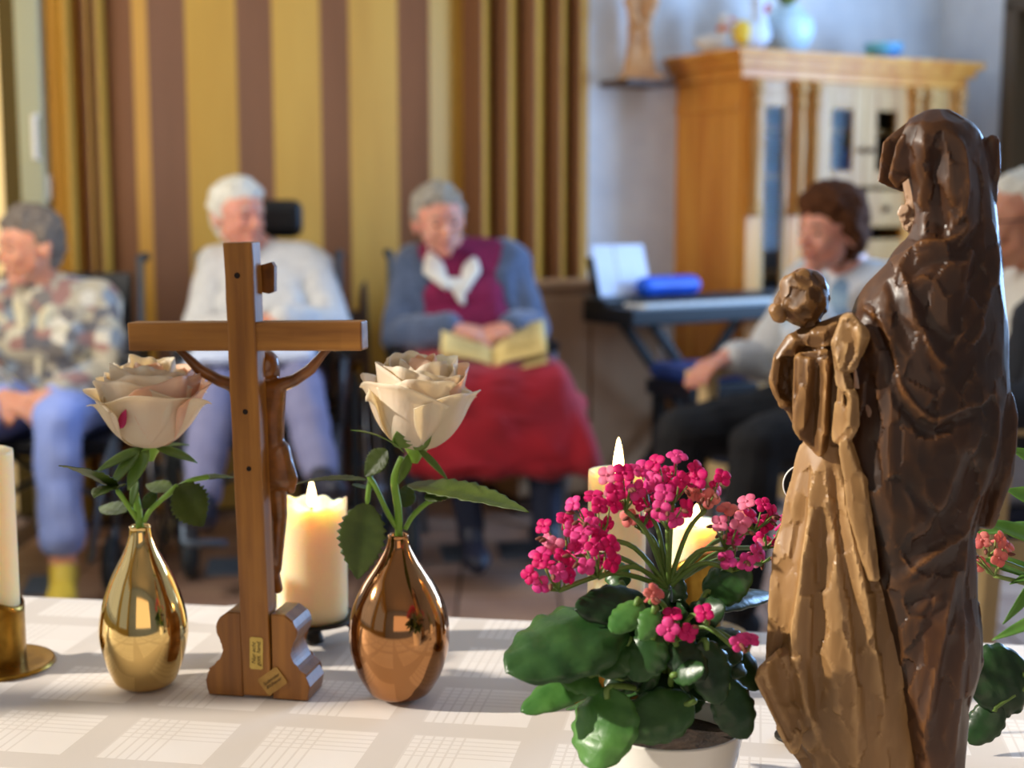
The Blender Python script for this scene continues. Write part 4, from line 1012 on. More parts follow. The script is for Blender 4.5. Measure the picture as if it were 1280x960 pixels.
def chisel(me, n_seeds, amount, seed=1, lim=0.0013):
    """flatten the surface into the facets a gouge leaves: each vertex moves towards the plane of its nearest cut"""
    rr = random.Random(seed); nv = len(me.vertices); co = np.empty(nv*3); me.vertices.foreach_get('co', co); no = np.empty(nv*3); me.vertices.foreach_get('normal', no)
    co = co.reshape(-1,3); no = no.reshape(-1,3); ids = [rr.randrange(nv) for _ in range(n_seeds)]
    kd = kdtree.KDTree(n_seeds); sc_ = np.array((1,1,.55))
    for k, i_ in enumerate(ids): kd.insert(Vector(co[i_]*sc_), k)
    kd.balance(); near = np.array([ids[kd.find(Vector(p))[1]] for p in co*sc_])
    d = np.clip(((co[near]-co)*no[near]).sum(1), -lim, lim)*amount
    co += no[near]*d[:,None]; me.vertices.foreach_set('co', co.ravel()); me.update()
def carved(prims, strokes=(), voxel=0.0017, sm=2, decim=0.12, extra=None, chis=0.0008, flat=True, cuts=None):
    me = blob(prims, voxel, sm, extra=extra)
    if strokes: carve(me, strokes)
    ruffle(me, chis, (60,60,32))
    chisel(me, cuts or max(60, len(me.vertices)//130), 0.85, lim=0.0011)
    n = len(me.vertices); co = np.empty(n*3); me.vertices.foreach_get('co', co); co[2::3] = np.maximum(co[2::3], TZ+0.004); me.vertices.foreach_set('co', co); me.update()
    me = baked(me, [('SMOOTH', dict(factor=.4, iterations=1)), ('DECIMATE', dict(ratio=min(.6, decim*2.2)))]); smooth(me); me.set_sharp_from_angle(angle=16*D2R)
    return me
spos = S(1120, 1057, 0.0)
stt = thing('madonna_statue', 'tall dark carved wooden Madonna holding a child, seen from behind', 'statue', (spos.x, YS, TZ+0.0012))
# mantle with veil: (row, left, right, half depth, depth offset)
vt = [(138,1160,1190,10,.0),(143,1147,1203,24,.0),(152,1136,1213,38,.0),(170,1128,1228,50,.0),(200,1130,1238,56,.0),(240,1140,1243,57,.0),(270,1144,1246,55,.0),(292,1138,1248,54,.0),(306,1124,1250,56,.0),(325,1110,1252,62,.0),
      (350,1088,1254,68,.0),(375,1072,1256,72,-.002),(400,1062,1259,74,-.004),(440,1056,1261,76,-.006),(480,1057,1262,77,-.008),(560,1056,1254,76,-.008),(620,1062,1238,72,-.008),(680,1078,1222,68,-.008),
      (750,1094,1222,68,-.008),(800,1106,1227,68,-.008),(850,1118,1224,68,-.008),(890,1126,1211,66,-.008),(960,1138,1207,62,-.008),(1056,1140,1200,58,-.008)]
vf = lambda th, py: 0.0
mant = carved([
    sh_((1140,160,-.012,7),(1124,182,-.012,5),(1114,222,-.010,4),(1122,232,-.010,4),(1144,200,-.01,8)),
    sh_((1138,160,.03,8),(1106,180,.028,4),(1100,226,.026,3),(1130,235,.03,6)),
    sh_((1240,175,.0,8),(1243,215,.0,7),(1236,262,.0,8)),
    sh_((1255,482,.0,9),(1257,520,-.003,15),(1252,590,-.003,15),(1232,650,.0,13)),
    sh_((1220,760,-.0,8),(1222,830,-.0,8),(1212,862,-.0,6)),
  ], [
    ([(1172,180),(1168,230),(1176,275),(1190,285)], -11, 15), ([(1150,160),(1158,200),(1150,260),(1142,290)], 4, 7),
    ([(1183,165),(1202,185),(1207,225),(1204,262),(1190,290)], 7, 6), ([(1222,180),(1228,240),(1226,300),(1222,360)], -4, 9),
    ([(1120,330),(1150,306),(1180,302),(1205,288),(1212,258)], 7, 6), ([(1126,345),(1160,328),(1200,318),(1230,290)], -5, 9),
    ([(1122,322),(1138,375),(1152,415),(1172,452),(1186,458)], 7, 7), ([(1108,340),(1122,390),(1136,430)], -4, 8), ([(1150,360),(1172,410),(1196,430)], -6, 14),
    ([(1248,300),(1240,360),(1220,420),(1196,455)], 5, 6), ([(1236,300),(1222,350),(1200,400)], -4, 10),
    ([(1066,380),(1092,392),(1112,430),(1126,480),(1164,524),(1205,510),(1246,490)], 6, 5), ([(1070,392),(1094,408),(1108,450),(1122,500),(1162,538),(1204,526),(1246,506)], -5, 8),
    ([(1248,490),(1240,560),(1220,630),(1198,672),(1150,706),(1110,735)], 7, 6), ([(1228,560),(1205,620),(1170,670),(1120,700)], -7, 14), ([(1244,600),(1224,660),(1212,720),(1210,790)], -6, 8),
    ([(1210,650),(1206,720),(1204,800),(1196,880),(1190,960)], 5, 6), ([(1116,640),(1112,560),(1114,470)], 4, 6), ([(1090,600),(1086,520),(1084,440)], -5, 10),
    ([(1130,760),(1165,735),(1200,690)], -6, 10), ([(1150,960),(1165,860),(1185,760),(1200,700)], 5, 6), ([(1170,960),(1180,860),(1192,790)], -5, 8), ([(1130,860),(1150,800),(1180,750)], -4, 9),
    ([(1056,470),(1058,560),(1074,650),(1096,750),(1120,850),(1140,960)], 5, 5), ([(1130,600),(1160,640),(1180,650)], -4, 9),
  ], extra=loft(vt, 138, 1056), decim=0.16)
link('mantle', mant, M['mantle'], stt, world=True)
rt_ = [(415,1000,1120,34,.012),(470,995,1120,44,.012),(540,1004,1140,52,.010),(580,994,1150,56,.008),(640,979,1160,60,.006),(700,967,1165,63,.004),(760,962,1170,65,.002),(830,959,1175,66,.002),(880,962,1175,66,.002),(930,984,1175,64,.002),(960,1004,1178,62,.002),(1057,1018,1180,58,.002)]
def rfold(th, py):
    t = (py-540)/400.0; return (0.028*math.cos(9*th+2.2*t) + 0.016*math.cos(17*th-1.5*t))*min(1, max(0, t*3+.3))
robe = carved([
    sh_((955,838,-.03,8),(948,850,-.03,5),(962,880,-.034,6),(985,870,-.02,12),(978,820,-.02,10)), sh_((962,880,-.034,6),(992,936,-.035,7),(1000,890,-.02,14)),
  ], [
    ([(1022,560),(1010,640),(998,740),(990,840)], 7, 7), ([(1030,560),(1040,660),(1058,760),(1068,860),(1070,960)], 7, 7), ([(1012,600),(992,700),(978,800),(975,880)], -5, 10),
    ([(1030,620),(1024,720),(1020,820),(1028,920)], -8, 12), ([(1046,560),(1062,660),(1084,760),(1104,880),(1120,960)], 6, 7), ([(1040,590),(1050,690),(1070,790),(1084,900)], -7, 9),
    ([(990,760),(1000,850),(1030,940)], 5, 8), ([(1052,540),(1066,600),(1080,680),(1096,760)], -5, 7), ([(950,842),(966,880),(996,940)], -4, 5),
  ], extra=loft(rt_, 415, 1057, fold=rfold), decim=0.16)
link('robe', robe, M['robe'], stt, world=True, label='lighter worn brown robe under the dark mantle')
face = carved([sh_((1152,218,.006,25),(1150,262,.004,17)), sh_((1133,262,.0,7),(1125,267,.0,4),(1128,258,.0,3)), sh_((1140,284,.002,9),(1132,282,.0,5)), sh_((1128,275,.0,3.5),(1140,275,.0,8)), sh_((1152,262,.004,15),(1160,300,.004,18))], [], voxel=.0013, decim=.3)
link('face', face, M['facew'], stt, world=True, label='pale wooden cheek under the hood, its lit look put into the colour')
# the child: curly head, face turned away, garment and sleeves
curls = []
rc_ = random.Random(5)
for i in range(34):
    a = rc_.uniform(0, 6.283); e = rc_.uniform(-.5, 1.4); x, y, z = math.cos(e)*math.cos(a), math.cos(e)*math.sin(a), math.sin(e)
    curls.append(sh_((1004+24*x, 372-28*z, y*25/KS, 10)))
link('child_head', carved([sh_((1004,368,.0,31),(1003,380,.0,29)), sh_((985,380,.006,18),(976,392,.006,12)), sh_((970,388,-.008,9),(974,396,-.008,9)), sh_((1010,395,.0,14),(1018,418,.0,16))] + curls, [], voxel=.0014, sm=1, decim=.22, chis=.0006), M['childw'], stt, world=True)
link('child_garment', carved([
    sh_((1000,424,-.002,12),(1030,420,-.012,14),(1062,402,-.012,12),(1030,440,.0,22)), sh_((1026,425,.0,24),(1030,520,.006,22)),
    ] + chain([(992,428,-.004,12),(975,450,-.004,10),(970,480,-.002,8),(980,505,-.002,7)]) + [
    sh_((1002,450,-.014,10),(998,534,-.013,8),(1032,446,-.020,10),(1026,560,-.016,10)), sh_((992,440,.002,14),(984,500,.002,10),(1000,530,.004,8)), sh_((1004,452,-.017,6),(997,538,-.016,5),(1002,546,-.016,5)), sh_((1034,446,-.024,5),(1026,566,-.020,6)),
    ], [([(1012,440),(1006,500),(1004,544)], 5, 5), ([(1022,445),(1016,520),(1012,580)], -5, 6), ([(1034,440),(1030,500),(1028,560)], 5, 5), ([(985,445),(982,470),(988,500)], -8, 9), ([(990,424),(1030,432),(1070,402)], 5, 4), ([(1000,436),(1030,444),(1062,424)], -5, 6)],
    voxel=.0014, decim=.2), M['childw'], stt, world=True)
link('sleeve', carved([
    sh_((1062,404,-.036,12),(1070,420,-.040,16),(1060,452,-.040,14),(1050,430,-.036,10)), sh_((1045,432,-.030,6),(1052,478,-.036,7),(1066,496,-.040,7)),
    sh_((1066,496,-.040,7),(1068,535,-.038,6),(1058,552,-.034,6)), sh_((1050,480,-.030,5),(1046,548,-.026,6),(1058,552,-.034,6)), sh_((1056,552,-.032,8),(1068,640,-.032,9),(1074,600,-.034,8)),
    sh_((1068,640,-.032,9),(1076,600,-.034,8),(1092,720,-.034,8))],
    [([(1056,410),(1066,430),(1060,455)], -5, 7), ([(1046,435),(1056,480),(1068,500)], 4, 4)], voxel=.0014, decim=.22), M['robe'], stt, world=True, label='lighter worn sleeve edge and cuff')
pl_b = S(1100, 1040, 0)
link('plinth', blob([[((spos.x-.045, YS-.03, TZ+.010), .009), ((spos.x+.045, YS-.03, TZ+.010), .009), ((spos.x-.045, YS+.035, TZ+.010), .009), ((spos.x+.045, YS+.035, TZ+.010), .009)]], .002, 1, decim=.2, flat=True), M['mantle'], stt, world=True)

# small round dark disc leaning behind the statue
dsc = P(985, 607, 1.16); dt = thing('pocket_mirror', 'small dark round disc with white rim peeping out beside the carved robe', 'disc', (dsc.x+.012, 1.16, TZ+.0012))
hz = dsc.z-TZ
m_ = bmesh.new(); bmesh.ops.create_cone(m_, cap_ends=True, segments=40, radius1=.0155, radius2=.0155, depth=.003, matrix=Matrix.Translation((0,0,hz)) @ Matrix.Rotation(math.pi/2,4,'X')); link('disc', bm_mesh(m_), M['black'], dt)
m_ = bmesh.new(); pts = [(0.0158*math.cos(a), 0, hz+0.0158*math.sin(a)) for a in [2*math.pi*k/40 for k in range(41)]]; tube(m_, pts, .0008, 6); link('rim', bm_mesh(m_, sm=True), M['white'], dt)
link('stem', tube_mesh([(0,0,.001),(0,0,hz-.0155)], .002, 8), M['iron'], dt)
link('foot', lathe_mesh([(.001,0),(.018,0),(.018,.002),(.003,.004)], 24), M['iron'], dt)
# ---------------------------------------------------------------- people: one continuous skin each, clothes and hair as children
M['skin'] = mat('warm_skin', (216,158,128), (200,136,106), rough=0.5, scale=18, sss=0.004)
M['skin_rosy'] = mat('rosy_skin', (222,162,138), (208,138,116), rough=0.5, scale=14, sss=0.004)
M['lip'] = mat('lip', (176,96,88), rough=0.5)
M['eye'] = mat('eye', (46,38,34), rough=0.2)
M['hair_white'] = mat('white_hair', (226,222,210), (200,194,180), rough=0.9, spec=0.12, scale=60, bump=0.5)
M['hair_grey'] = mat('grey_hair', (128,116,104), (96,86,78), rough=0.9, spec=0.12, scale=60, bump=0.5)
M['hair_silver'] = mat('silver_hair', (172,164,150), (134,126,114), rough=0.9, spec=0.12, scale=60, bump=0.5)
M['hair_brown'] = mat('brown_hair', (92,56,34), (66,38,22), rough=0.9, spec=0.1, scale=60, bump=0.5)
def V(s, f, z): return Vector((s, -f, z))
def head_prims(H):
    """face and skull around the head matrix H (x to the person's left, -y forward, z up)"""
    def h(*b): return [(H @ Vector(p), r) for p, r in b]
    out = [h(((0,.018,.038),.082),((0,-.018,.030),.074)), h(((0,-.018,.030),.068),((0,-.042,-.055),.036),((.032,-.02,-.035),.036),((-.032,-.02,-.035),.036)),
           h(((.026,-.05,.0),.034),((-.026,-.05,.0),.034),((0,-.052,-.04),.034)),
           h(((0,-.083,.018),.008),((0,-.105,-.018),.0105)), h(((.011,-.094,-.023),.008),((-.011,-.094,-.023),.008),((0,-.100,-.022),.009)),
           h(((.015,-.074,.034),.012),((.045,-.062,.034),.012)), h(((-.015,-.074,.034),.012),((-.045,-.062,.034),.012)),
           h(((.036,-.064,-.018),.020)), h(((-.036,-.064,-.018),.020)), h(((.016,-.083,-.050),.007),((-.016,-.083,-.050),.007),((0,-.090,-.049),.008)), h(((0,-.074,-.088),.018),((0,-.05,-.085),.024)),
           h(((.012,-.080,-.062),.008),((-.012,-.080,-.062),.008))]
    for s in (1,-1): out.append(h(((s*.080,.008,.016),.010),((s*.088,.020,.012),.010),((s*.084,.012,-.024),.008),((s*.078,.0,-.006),.008)))
    return out
def hand_prims(wr, d, n, curl=0.5, thumb_side=1, sc=1.0):
    """palm, four fingers and a thumb; d points along the hand, n out of its back, the fingers curl away from n"""
    d = Vector(d).normalized(); n = Vector(n); n = (n - d*n.dot(d)).normalized(); t = n.cross(d)*thumb_side
    out = [[(wr, .024*sc), (wr + d*.02, .022*sc)]]
    kn = []
    for i, (o, L_) in enumerate(((.030,.070),(.010,.078),(-.010,.072),(-.029,.058))):
        k = wr + d*(.085-.004*abs(i-1))*sc + t*o*sc; kn.append((k, L_*sc))
    out.append([(wr + d*.02*sc + t*.016, .016*sc), (wr + d*.02*sc - t*.016, .015*sc), (kn[0][0], .0115*sc), (kn[3][0], .0105*sc), (kn[1][0], .012*sc)])
    for i, (k, L_) in enumerate(kn):
        a = 0.0; p = k; r = .0095*sc
        for j, fr_ in enumerate((.45,.32,.23)):
            a += curl*(0.9 if j == 0 else 0.7)*(1+.08*i); q = p + (d*math.cos(a) - n*math.sin(a))*L_*fr_
            out.append([(p, r), (q, r*.92)]); p = q; r *= .92
    b = wr + d*.022*sc + t*.024*sc; m1 = b + (d*.55 + t*.62 - n*.35).normalized()*.038*sc; m2 = m1 + (d*.85 + t*.18 - n*.45).normalized()*.028*sc
    out += [[(b, .0150*sc), (m1, .0110*sc)], [(m1, .0110*sc), (m2, .0095*sc)]]
    return out
def limb_p(*pts): return [[(a, ra), (b, rb)] for (a, ra), (b, rb) in zip(pts, pts[1:])]
def bulge(a, b, ra, rm, rb, t=0.35):
    a = Vector(a); b = Vector(b); m = a.lerp(b, t); return [[(a, ra), (m, rm)], [(m, rm), (b, rb)]]
def torso_p(J, g=0.0):
    hz = J['hip']; ch = J['chest']; sl, sr = J['sh']; w_ = J.get('w', 1.0)
    wst = hz.lerp(ch, .45) + V(0, J.get('belly', .02), 0); side = (sl-sr).normalized()
    return [[(hz+side*.085*w_, .105*w_+g), (hz-side*.085*w_, .105*w_+g), (wst+side*.06*w_, .11*w_+g), (wst-side*.06*w_, .11*w_+g)],
            [(wst+side*.06*w_, .11*w_+g), (wst-side*.06*w_, .11*w_+g), (ch+side*.075*w_, .105*w_+g), (ch-side*.075*w_, .105*w_+g)],
            [(ch+side*.075*w_, .105*w_+g), (ch-side*.075*w_, .105*w_+g), (sl, .058+g), (sr, .058+g), (J['neck']-Vector((0,0,.03)), .06+g)]] + \
           ([[(ch+side*.075+V(0,.085,-.03), .062+g*.6), (ch-side*.075+V(0,.085,-.03), .062+g*.6), (ch, .09)]] if J.get('bust') else [])
def arm_p(J, i, g=0.0, end=1.0):
    s, e, w_ = J['sh'][i], J['el'][i], J['wr'][i]; w2 = e.lerp(w_, end)
    return bulge(s, e, .047+g, .044+g, .037+g) + bulge(e, w2, .037+g, .037+g, .028+g)
def leg_p(J, i, g=0.0, end=1.0):
    side = (J['sh'][0]-J['sh'][1]).normalized()*(1 if i == 0 else -1)
    hp, kn, an = J['hip']+side*.09+V(0,.02,-.01), J['kn'][i], J['an'][i]
    return bulge(hp, kn, .088+g, .076+g, .056+g) + bulge(kn, kn.lerp(an, end), .054+g, .052+g, .038+g, .3)
def shoe_p(an, d, g=0.0):
    d = Vector(d).normalized(); up = Vector((0,0,1)); up = (up - d*up.dot(d)).normalized(); b = an - up*.045
    return [[(b - d*.045, .034+g), (b + d*.05, .032+g), (an, .036+g)], [(b + d*.05 - up*.004, .034+g), (b + d*.155 - up*.010, .026+g), (b+d*.12+d.cross(up)*.015-up*.008, .026+g), (b+d*.12-d.cross(up)*.015-up*.008, .026+g)]]
def person(label, loc, a, J, skin='skin'):
    t = thing('person', label, 'person', (loc[0], loc[1], 0), a*D2R)
    H = Matrix.Translation(J['head']) @ Matrix.Rotation(J.get('hyaw',0)*D2R, 4, 'Z') @ Matrix.Rotation(J.get('hroll',0)*D2R, 4, 'Y') @ Matrix.Rotation(J.get('hpitch',0)*D2R, 4, 'X') @ Matrix.Scale(.94, 4)
    J['H'] = H
    pr = torso_p(J) + head_prims(H) + [[(J['neck'], .056), (H @ Vector((0,.022,-.03)), .054)], [(H @ Vector((0,.022,-.03)), .052), (H @ Vector((0,-.02,-.06)), .040)]]
    for i in (0, 1):
        pr += arm_p(J, i) + leg_p(J, i) + shoe_p(J['an'][i], J['foot'][i], -.006)
        d, n, c = J['hand'][i]; pr += hand_prims(J['wr'][i], d, n, c, 1 if i == 0 else -1)
    body = link('body', blob(pr, .0048, 2, decim=.35), M[skin], t)
    for s in (1,-1):
        bm = bmesh.new(); bmesh.ops.create_uvsphere(bm, u_segments=12, v_segments=8, radius=.0095, matrix=H @ Matrix.Translation((s*.031,-.0815,.012)) @ Matrix.Diagonal((1.35,.6,.62,1)))
        link('eye', bm_mesh(bm, sm=True), M['eye'], body)
    bm = bmesh.new(); tube(bm, [H @ Vector((x, -.0935+abs(x)*.35, -.0505)) for x in (-.022,-.012,0,.012,.022)], [.001,.0045,.005,.0045,.001], 8); link('lips', bm_mesh(bm, sm=True), M['lip'], body)
    return t, H
def wear(name, prims, m, t, vox=.007, sm=3, amp=.006, ns=14, label=None, decim=.4):
    return link(name, blob(prims, vox, sm, amp=amp, nscale=ns, decim=decim), M[m], t, label=label)
def hair(H, m, t, style='short'):
    def h(*b): return [(H @ Vector(p), r) for p, r in b]
    if style == 'short':
        pr = [h(((0,.030,.056),.088),((0,.0,.074),.074)), h(((0,.055,.01),.066),((0,.045,-.03),.052)), h(((.062,.012,.045),.034),((.068,.022,.0),.022)), h(((-.062,.012,.045),.034),((-.068,.022,.0),.022)), h(((.04,-.035,.092),.030),((-.04,-.035,.092),.030),((0,-.048,.090),.026))]
    elif style == 'full':
        pr = [h(((0,.030,.062),.096),((0,-.004,.078),.082)), h(((0,.058,.01),.078),((0,.05,-.045),.062)), h(((.072,.004,.05),.036),((.078,.026,-.01),.026),((.066,.045,-.025),.03)), h(((-.072,.004,.05),.036),((-.078,.026,-.01),.026),((-.066,.045,-.025),.03)), h(((.05,-.035,.092),.032),((-.05,-.035,.092),.032),((0,-.046,.098),.028))]
    else:
        pr = [h(((0,.032,.052),.084),((0,.015,.066),.076)), h(((0,.055,.01),.064),((0,.05,-.03),.045)), h(((.066,.022,.03),.026),((.068,.03,-.01),.018)), h(((-.066,.022,.03),.026),((-.068,.03,-.01),.018))]
    body = [c for c in t.children if c.name.startswith('body')][0]
    for s in (1,-1): link('eyebrow', tube_mesh([H @ Vector((s*x, y, z)) for x, y, z in ((.014,-.089,.033),(.030,-.089,.038),(.048,-.076,.034))], [.0025,.0038,.0018], 6), M[m], body)
    return link('hair', blob(pr, .0055, 2, amp=.008, nscale=45, decim=.5), M[m], t)

# fabrics
def pattern_mat(name, cols, scale, rough=0.85, rnd=1.0):
    m = bpy.data.materials.new(name); m.use_nodes = True; nt = m.node_tree; N = nt.nodes; L = nt.links; b = N['Principled BSDF']; b.inputs['Roughness'].default_value = rough; b.inputs['Sheen Weight'].default_value = .2
    tc = N.new('ShaderNodeTexCoord'); vo = N.new('ShaderNodeTexVoronoi'); vo.inputs['Scale'].default_value = scale; vo.inputs['Randomness'].default_value = rnd; L.new(tc.outputs['Object'], vo.inputs['Vector'])
    sx_ = N.new('ShaderNodeSeparateColor'); L.new(vo.outputs['Color'], sx_.inputs[0])
    r = N.new('ShaderNodeValToRGB'); r.color_ramp.interpolation = 'CONSTANT'; e = r.color_ramp.elements
    for i, c in enumerate(cols):
        q = e[i] if i < 2 else e.new(i/len(cols)); q.position = i/len(cols); q.color = lin(c)
    L.new(sx_.outputs[0], r.inputs[0]); L.new(r.outputs[0], b.inputs['Base Color']); return m
M['fleece'] = pattern_mat('patterned_fleece', [(196,186,160),(120,112,104),(176,164,140),(150,110,100),(96,94,98),(206,198,180),(130,140,150),(168,158,138)], 26)
M['fleece_trim'] = mat('cream_collar', (216,204,172), (198,186,150), rough=.85)
M['bluetrouser'] = mat('pale_blue_trousers', (146,162,218), (128,146,206), rough=.8, scale=10)
M['lilac'] = mat('lilac_grey_trousers', (128,128,160), (112,112,146), rough=.8, scale=10)
M['whiteknit'] = mat('white_knit', (208,206,202), (192,190,188), rough=.85, scale=40, bump=.4)
M['blanket'] = mat('pale_blue_blanket', (214,222,238), (198,208,230), rough=.9, scale=30)
M['cardigan'] = mat('slate_blue_cardigan', (82,96,124), (66,80,106), rough=.9, scale=40, bump=.4, sheen=.3)
M['vest'] = mat('magenta_vest', (134,22,70), (112,16,58), rough=.9, scale=40, bump=.4)
M['redskirt'] = mat('red_skirt', (168,18,36), (140,12,28), rough=.85, scale=10, sheen=.2)
M['whitecloth'] = mat('white_blouse', (230,226,214), (216,210,198), rough=.8)
M['bluefloral'] = pattern_mat('blue_white_print', [(216,224,232),(150,180,204),(206,216,228),(122,156,190),(226,228,230)], 22)
M['blackcloth'] = mat('black_cloth', (24,23,25), (16,15,17), rough=.85)
M['suit'] = mat('dark_suit', (38,40,48), (28,30,36), rough=.8)
M['greytrouser'] = mat('light_grey_trousers', (186,188,198), (170,172,184), rough=.8)
M['yellowshoe'] = mat('yellow_shoe', (206,180,62), (186,156,46), rough=.6)
M['darkshoe'] = mat('dark_navy_shoe', (34,36,52), rough=.5)
M['goldm'] = mat('gold_metal', (226,176,70), rough=.2, metal=1)
M['page'] = mat('cream_page', (232,208,140), (220,192,120), rough=.7)
M['print'] = mat('faint_print', (150,122,70), rough=.8)

# --- seated woman in the patterned fleece
def base_J(hz=.56, lean=-.06, chest=.92, neck=1.02):
    J = {'w': .86, 'hip': V(0,0,hz), 'chest': V(0,lean*.7,chest-.06), 'neck': V(0,lean,neck), 'sh': [V(.145,lean,chest+.03), V(-.145,lean,chest+.03)], 'bust': True}
    return J
J = base_J(.54, -.03, .82, .89); J['neck'] = V(-.02,.0,.90)
J.update(head=V(-.03,.05,1.012), hyaw=-48, hpitch=6, hroll=-3, el=[V(.205,.06,.64), V(-.205,.07,.64)], wr=[V(.075,.30,.60), V(-.055,.31,.60)],
         hand=[(V(-.9,.45,-.2), V(.2,.5,.9), .45), (V(.85,.5,-.2), V(-.2,.5,.9), .5)], kn=[V(.12,.42,.55), V(-.13,.43,.55)], an=[V(.13,.46,.135), V(-.15,.46,.135)], foot=[V(.15,1,-.12), V(-.15,1,-.12)])
w1, H1 = person('seated elderly woman in patterned fleece jacket, pale blue trousers and yellow shoes', (-1.43, 4.42), 4, J)
wear('jacket', torso_p(J, .018)+arm_p(J,0,.020,.84)+arm_p(J,1,.020,.84), 'fleece', w1, amp=.012)
wear('collar', [[(J['neck']+V(.06,.02,-.02),.024),(J['neck']+V(.03,.10,-.10),.018),(J['chest']+V(.012,.13,-.06),.012)],[(J['neck']+V(-.06,.02,-.02),.024),(J['neck']+V(-.03,.10,-.10),.018),(J['chest']+V(-.012,.13,-.06),.012)],[(J['chest']+V(.0,.135,-.05),.012),(J['hip']+V(0,.125,.10),.012)],
    [(J['neck']+V(.06,-.05,.0),.024),(J['neck']+V(-.06,-.05,.0),.024)]], 'fleece_trim', w1, vox=.006, amp=.003)
wear('shirt_cuff', [[(J['wr'][0].lerp(J['el'][0],.06),.036),(J['wr'][0].lerp(J['el'][0],.22),.042)]], 'bluetrouser', w1, amp=.002); wear('shirt_cuff', [[(J['wr'][1].lerp(J['el'][1],.06),.036),(J['wr'][1].lerp(J['el'][1],.22),.042)]], 'bluetrouser', w1, amp=.002)
wear('trousers', leg_p(J,0,.014,.84)+leg_p(J,1,.014,.84)+[[(J['hip']+V(.09,0,0),.115),(J['hip']+V(-.09,0,0),.115)]]+[[(J['kn'][i].lerp(J['an'][i],.45),.066),(J['kn'][i].lerp(J['an'][i],.80),.066)] for i in (0,1)], 'bluetrouser', w1, amp=.010)
for i in (0,1): wear('shoe', shoe_p(J['an'][i], J['foot'][i], .004), 'yellowshoe', w1, amp=0)
hair(H1, 'hair_grey', w1, 'short')

# --- seated woman in white, legs raised
J = base_J(.57, -.10, .91, .985)
J.update(head=V(-.075,-.06,1.10), hyaw=40, hpitch=0, hroll=2, el=[V(.225,.04,.75), V(-.20,.05,.73)], wr=[V(.07,.24,.80), V(-.03,.27,.78)],
         hand=[(V(-1,.15,-.05), V(.1,.4,.9), .5), (V(1,.2,.05), V(0,.5,.9), .5)], kn=[V(.13,.42,.62), V(-.12,.44,.60)], an=[V(.20,.76,.41), V(-.13,.70,.34)], foot=[V(.25,1,.35), V(-.05,1,.3)], bust=True)
w2, H2 = person('white-haired woman in white sweater and lilac trousers turning her head aside in a wheelchair', (-0.80, 4.62), 6, J, 'skin_rosy')
wear('sweater', torso_p(J, .022)+arm_p(J,0,.026,.93)+arm_p(J,1,.026,.93), 'whiteknit', w2, amp=.010)
wear('trousers', leg_p(J,0,.014,.93)+leg_p(J,1,.014,.93)+[[(J['hip']+V(.09,0,0),.115),(J['hip']+V(-.09,0,0),.115)]], 'lilac', w2, amp=.008)
wear('blanket', [[(V(.16,.14,.70),.022),(V(-.17,.14,.70),.022),(V(.15,.32,.70),.022),(V(-.18,.34,.69),.022)],[(V(-.18,.34,.69),.022),(V(-.24,.2,.60),.02),(V(-.23,.36,.52),.02)]], 'blanket', w2, amp=.010)
for i in (0,1): wear('shoe', shoe_p(J['an'][i], J['foot'][i], .004), 'darkshoe', w2, amp=0)
hair(H2, 'hair_white', w2, 'short')

# --- seated woman in red with the song book
J = base_J(.58, -.10, .95, 1.03); J['chest'] = V(-.02,-.06,.87); J['neck'] = V(-.05,-.05,1.0); J['w'] = .95; J['sh'] = [V(.145,-.07,.955), V(-.165,-.07,.935)]
J.update(head=V(-.095,.03,1.085), hyaw=8, hpitch=8, hroll=-6, el=[V(.215,.04,.73), V(-.235,.05,.72)], wr=[V(.10,.29,.765), V(-.09,.30,.765)],
         hand=[(V(-.95,.35,-.2), V(.1,.4,.9), .45), (V(.95,.35,-.2), V(-.1,.4,.9), .4)], kn=[V(.17,.42,.58), V(-.12,.43,.58)], an=[V(.17,.50,.17), V(-.06,.48,.17)], foot=[V(.15,1,-.2), V(0,1,-.2)], belly=.05)
w3, H3 = person('silver-haired woman in slate cardigan, magenta vest and long red skirt in a wheelchair', (-0.15, 4.80), 10, J, 'skin_rosy')
wear('vest', torso_p(J, .016), 'vest', w3, amp=.006)
side = (J['sh'][0]-J['sh'][1]).normalized()
card = arm_p(J,0,.026,.92)+arm_p(J,1,.026,.92)
for i, s in ((0,1),(1,-1)):
    sh0 = J['sh'][i]; card += [[(sh0,.084),(J['chest']+side*s*.135+V(0,.06,.02),.055),(J['chest']+side*s*.15+V(0,-.04,-.05),.075)], [(J['chest']+side*s*.135+V(0,.06,.02),.05),(J['chest']+side*s*.15+V(0,-.04,-.05),.075),(J['hip']+side*s*.16+V(0,.05,.10),.055),(J['hip']+side*s*.15+V(0,-.05,.10),.07)]]
card += [[(J['sh'][0]+V(0,-.05,-.02),.07),(J['sh'][1]+V(0,-.05,-.02),.07),(J['chest']+V(.1,-.08,-.1),.06),(J['chest']+V(-.1,-.08,-.1),.06)]]
wear('cardigan', card, 'cardigan', w3, amp=.009)
nk = J['neck']
wear('collar', [[(nk+V(.06,.01,.0),.026),(nk+V(.075,.10,-.07),.016),(nk+V(.03,.14,-.13),.012)],[(nk+V(-.06,.01,.0),.026),(nk+V(-.085,.09,-.07),.018),(nk+V(-.03,.14,-.12),.012)],[(nk+V(.02,.12,-.10),.012),(nk+V(-.02,.12,-.10),.012),(nk+V(.02,.155,-.17),.010)],[(nk+V(.05,-.05,.02),.024),(nk+V(-.05,-.05,.02),.024)]], 'whitecloth', w3, vox=.006, amp=.002)
k0, k1_ = J['kn']
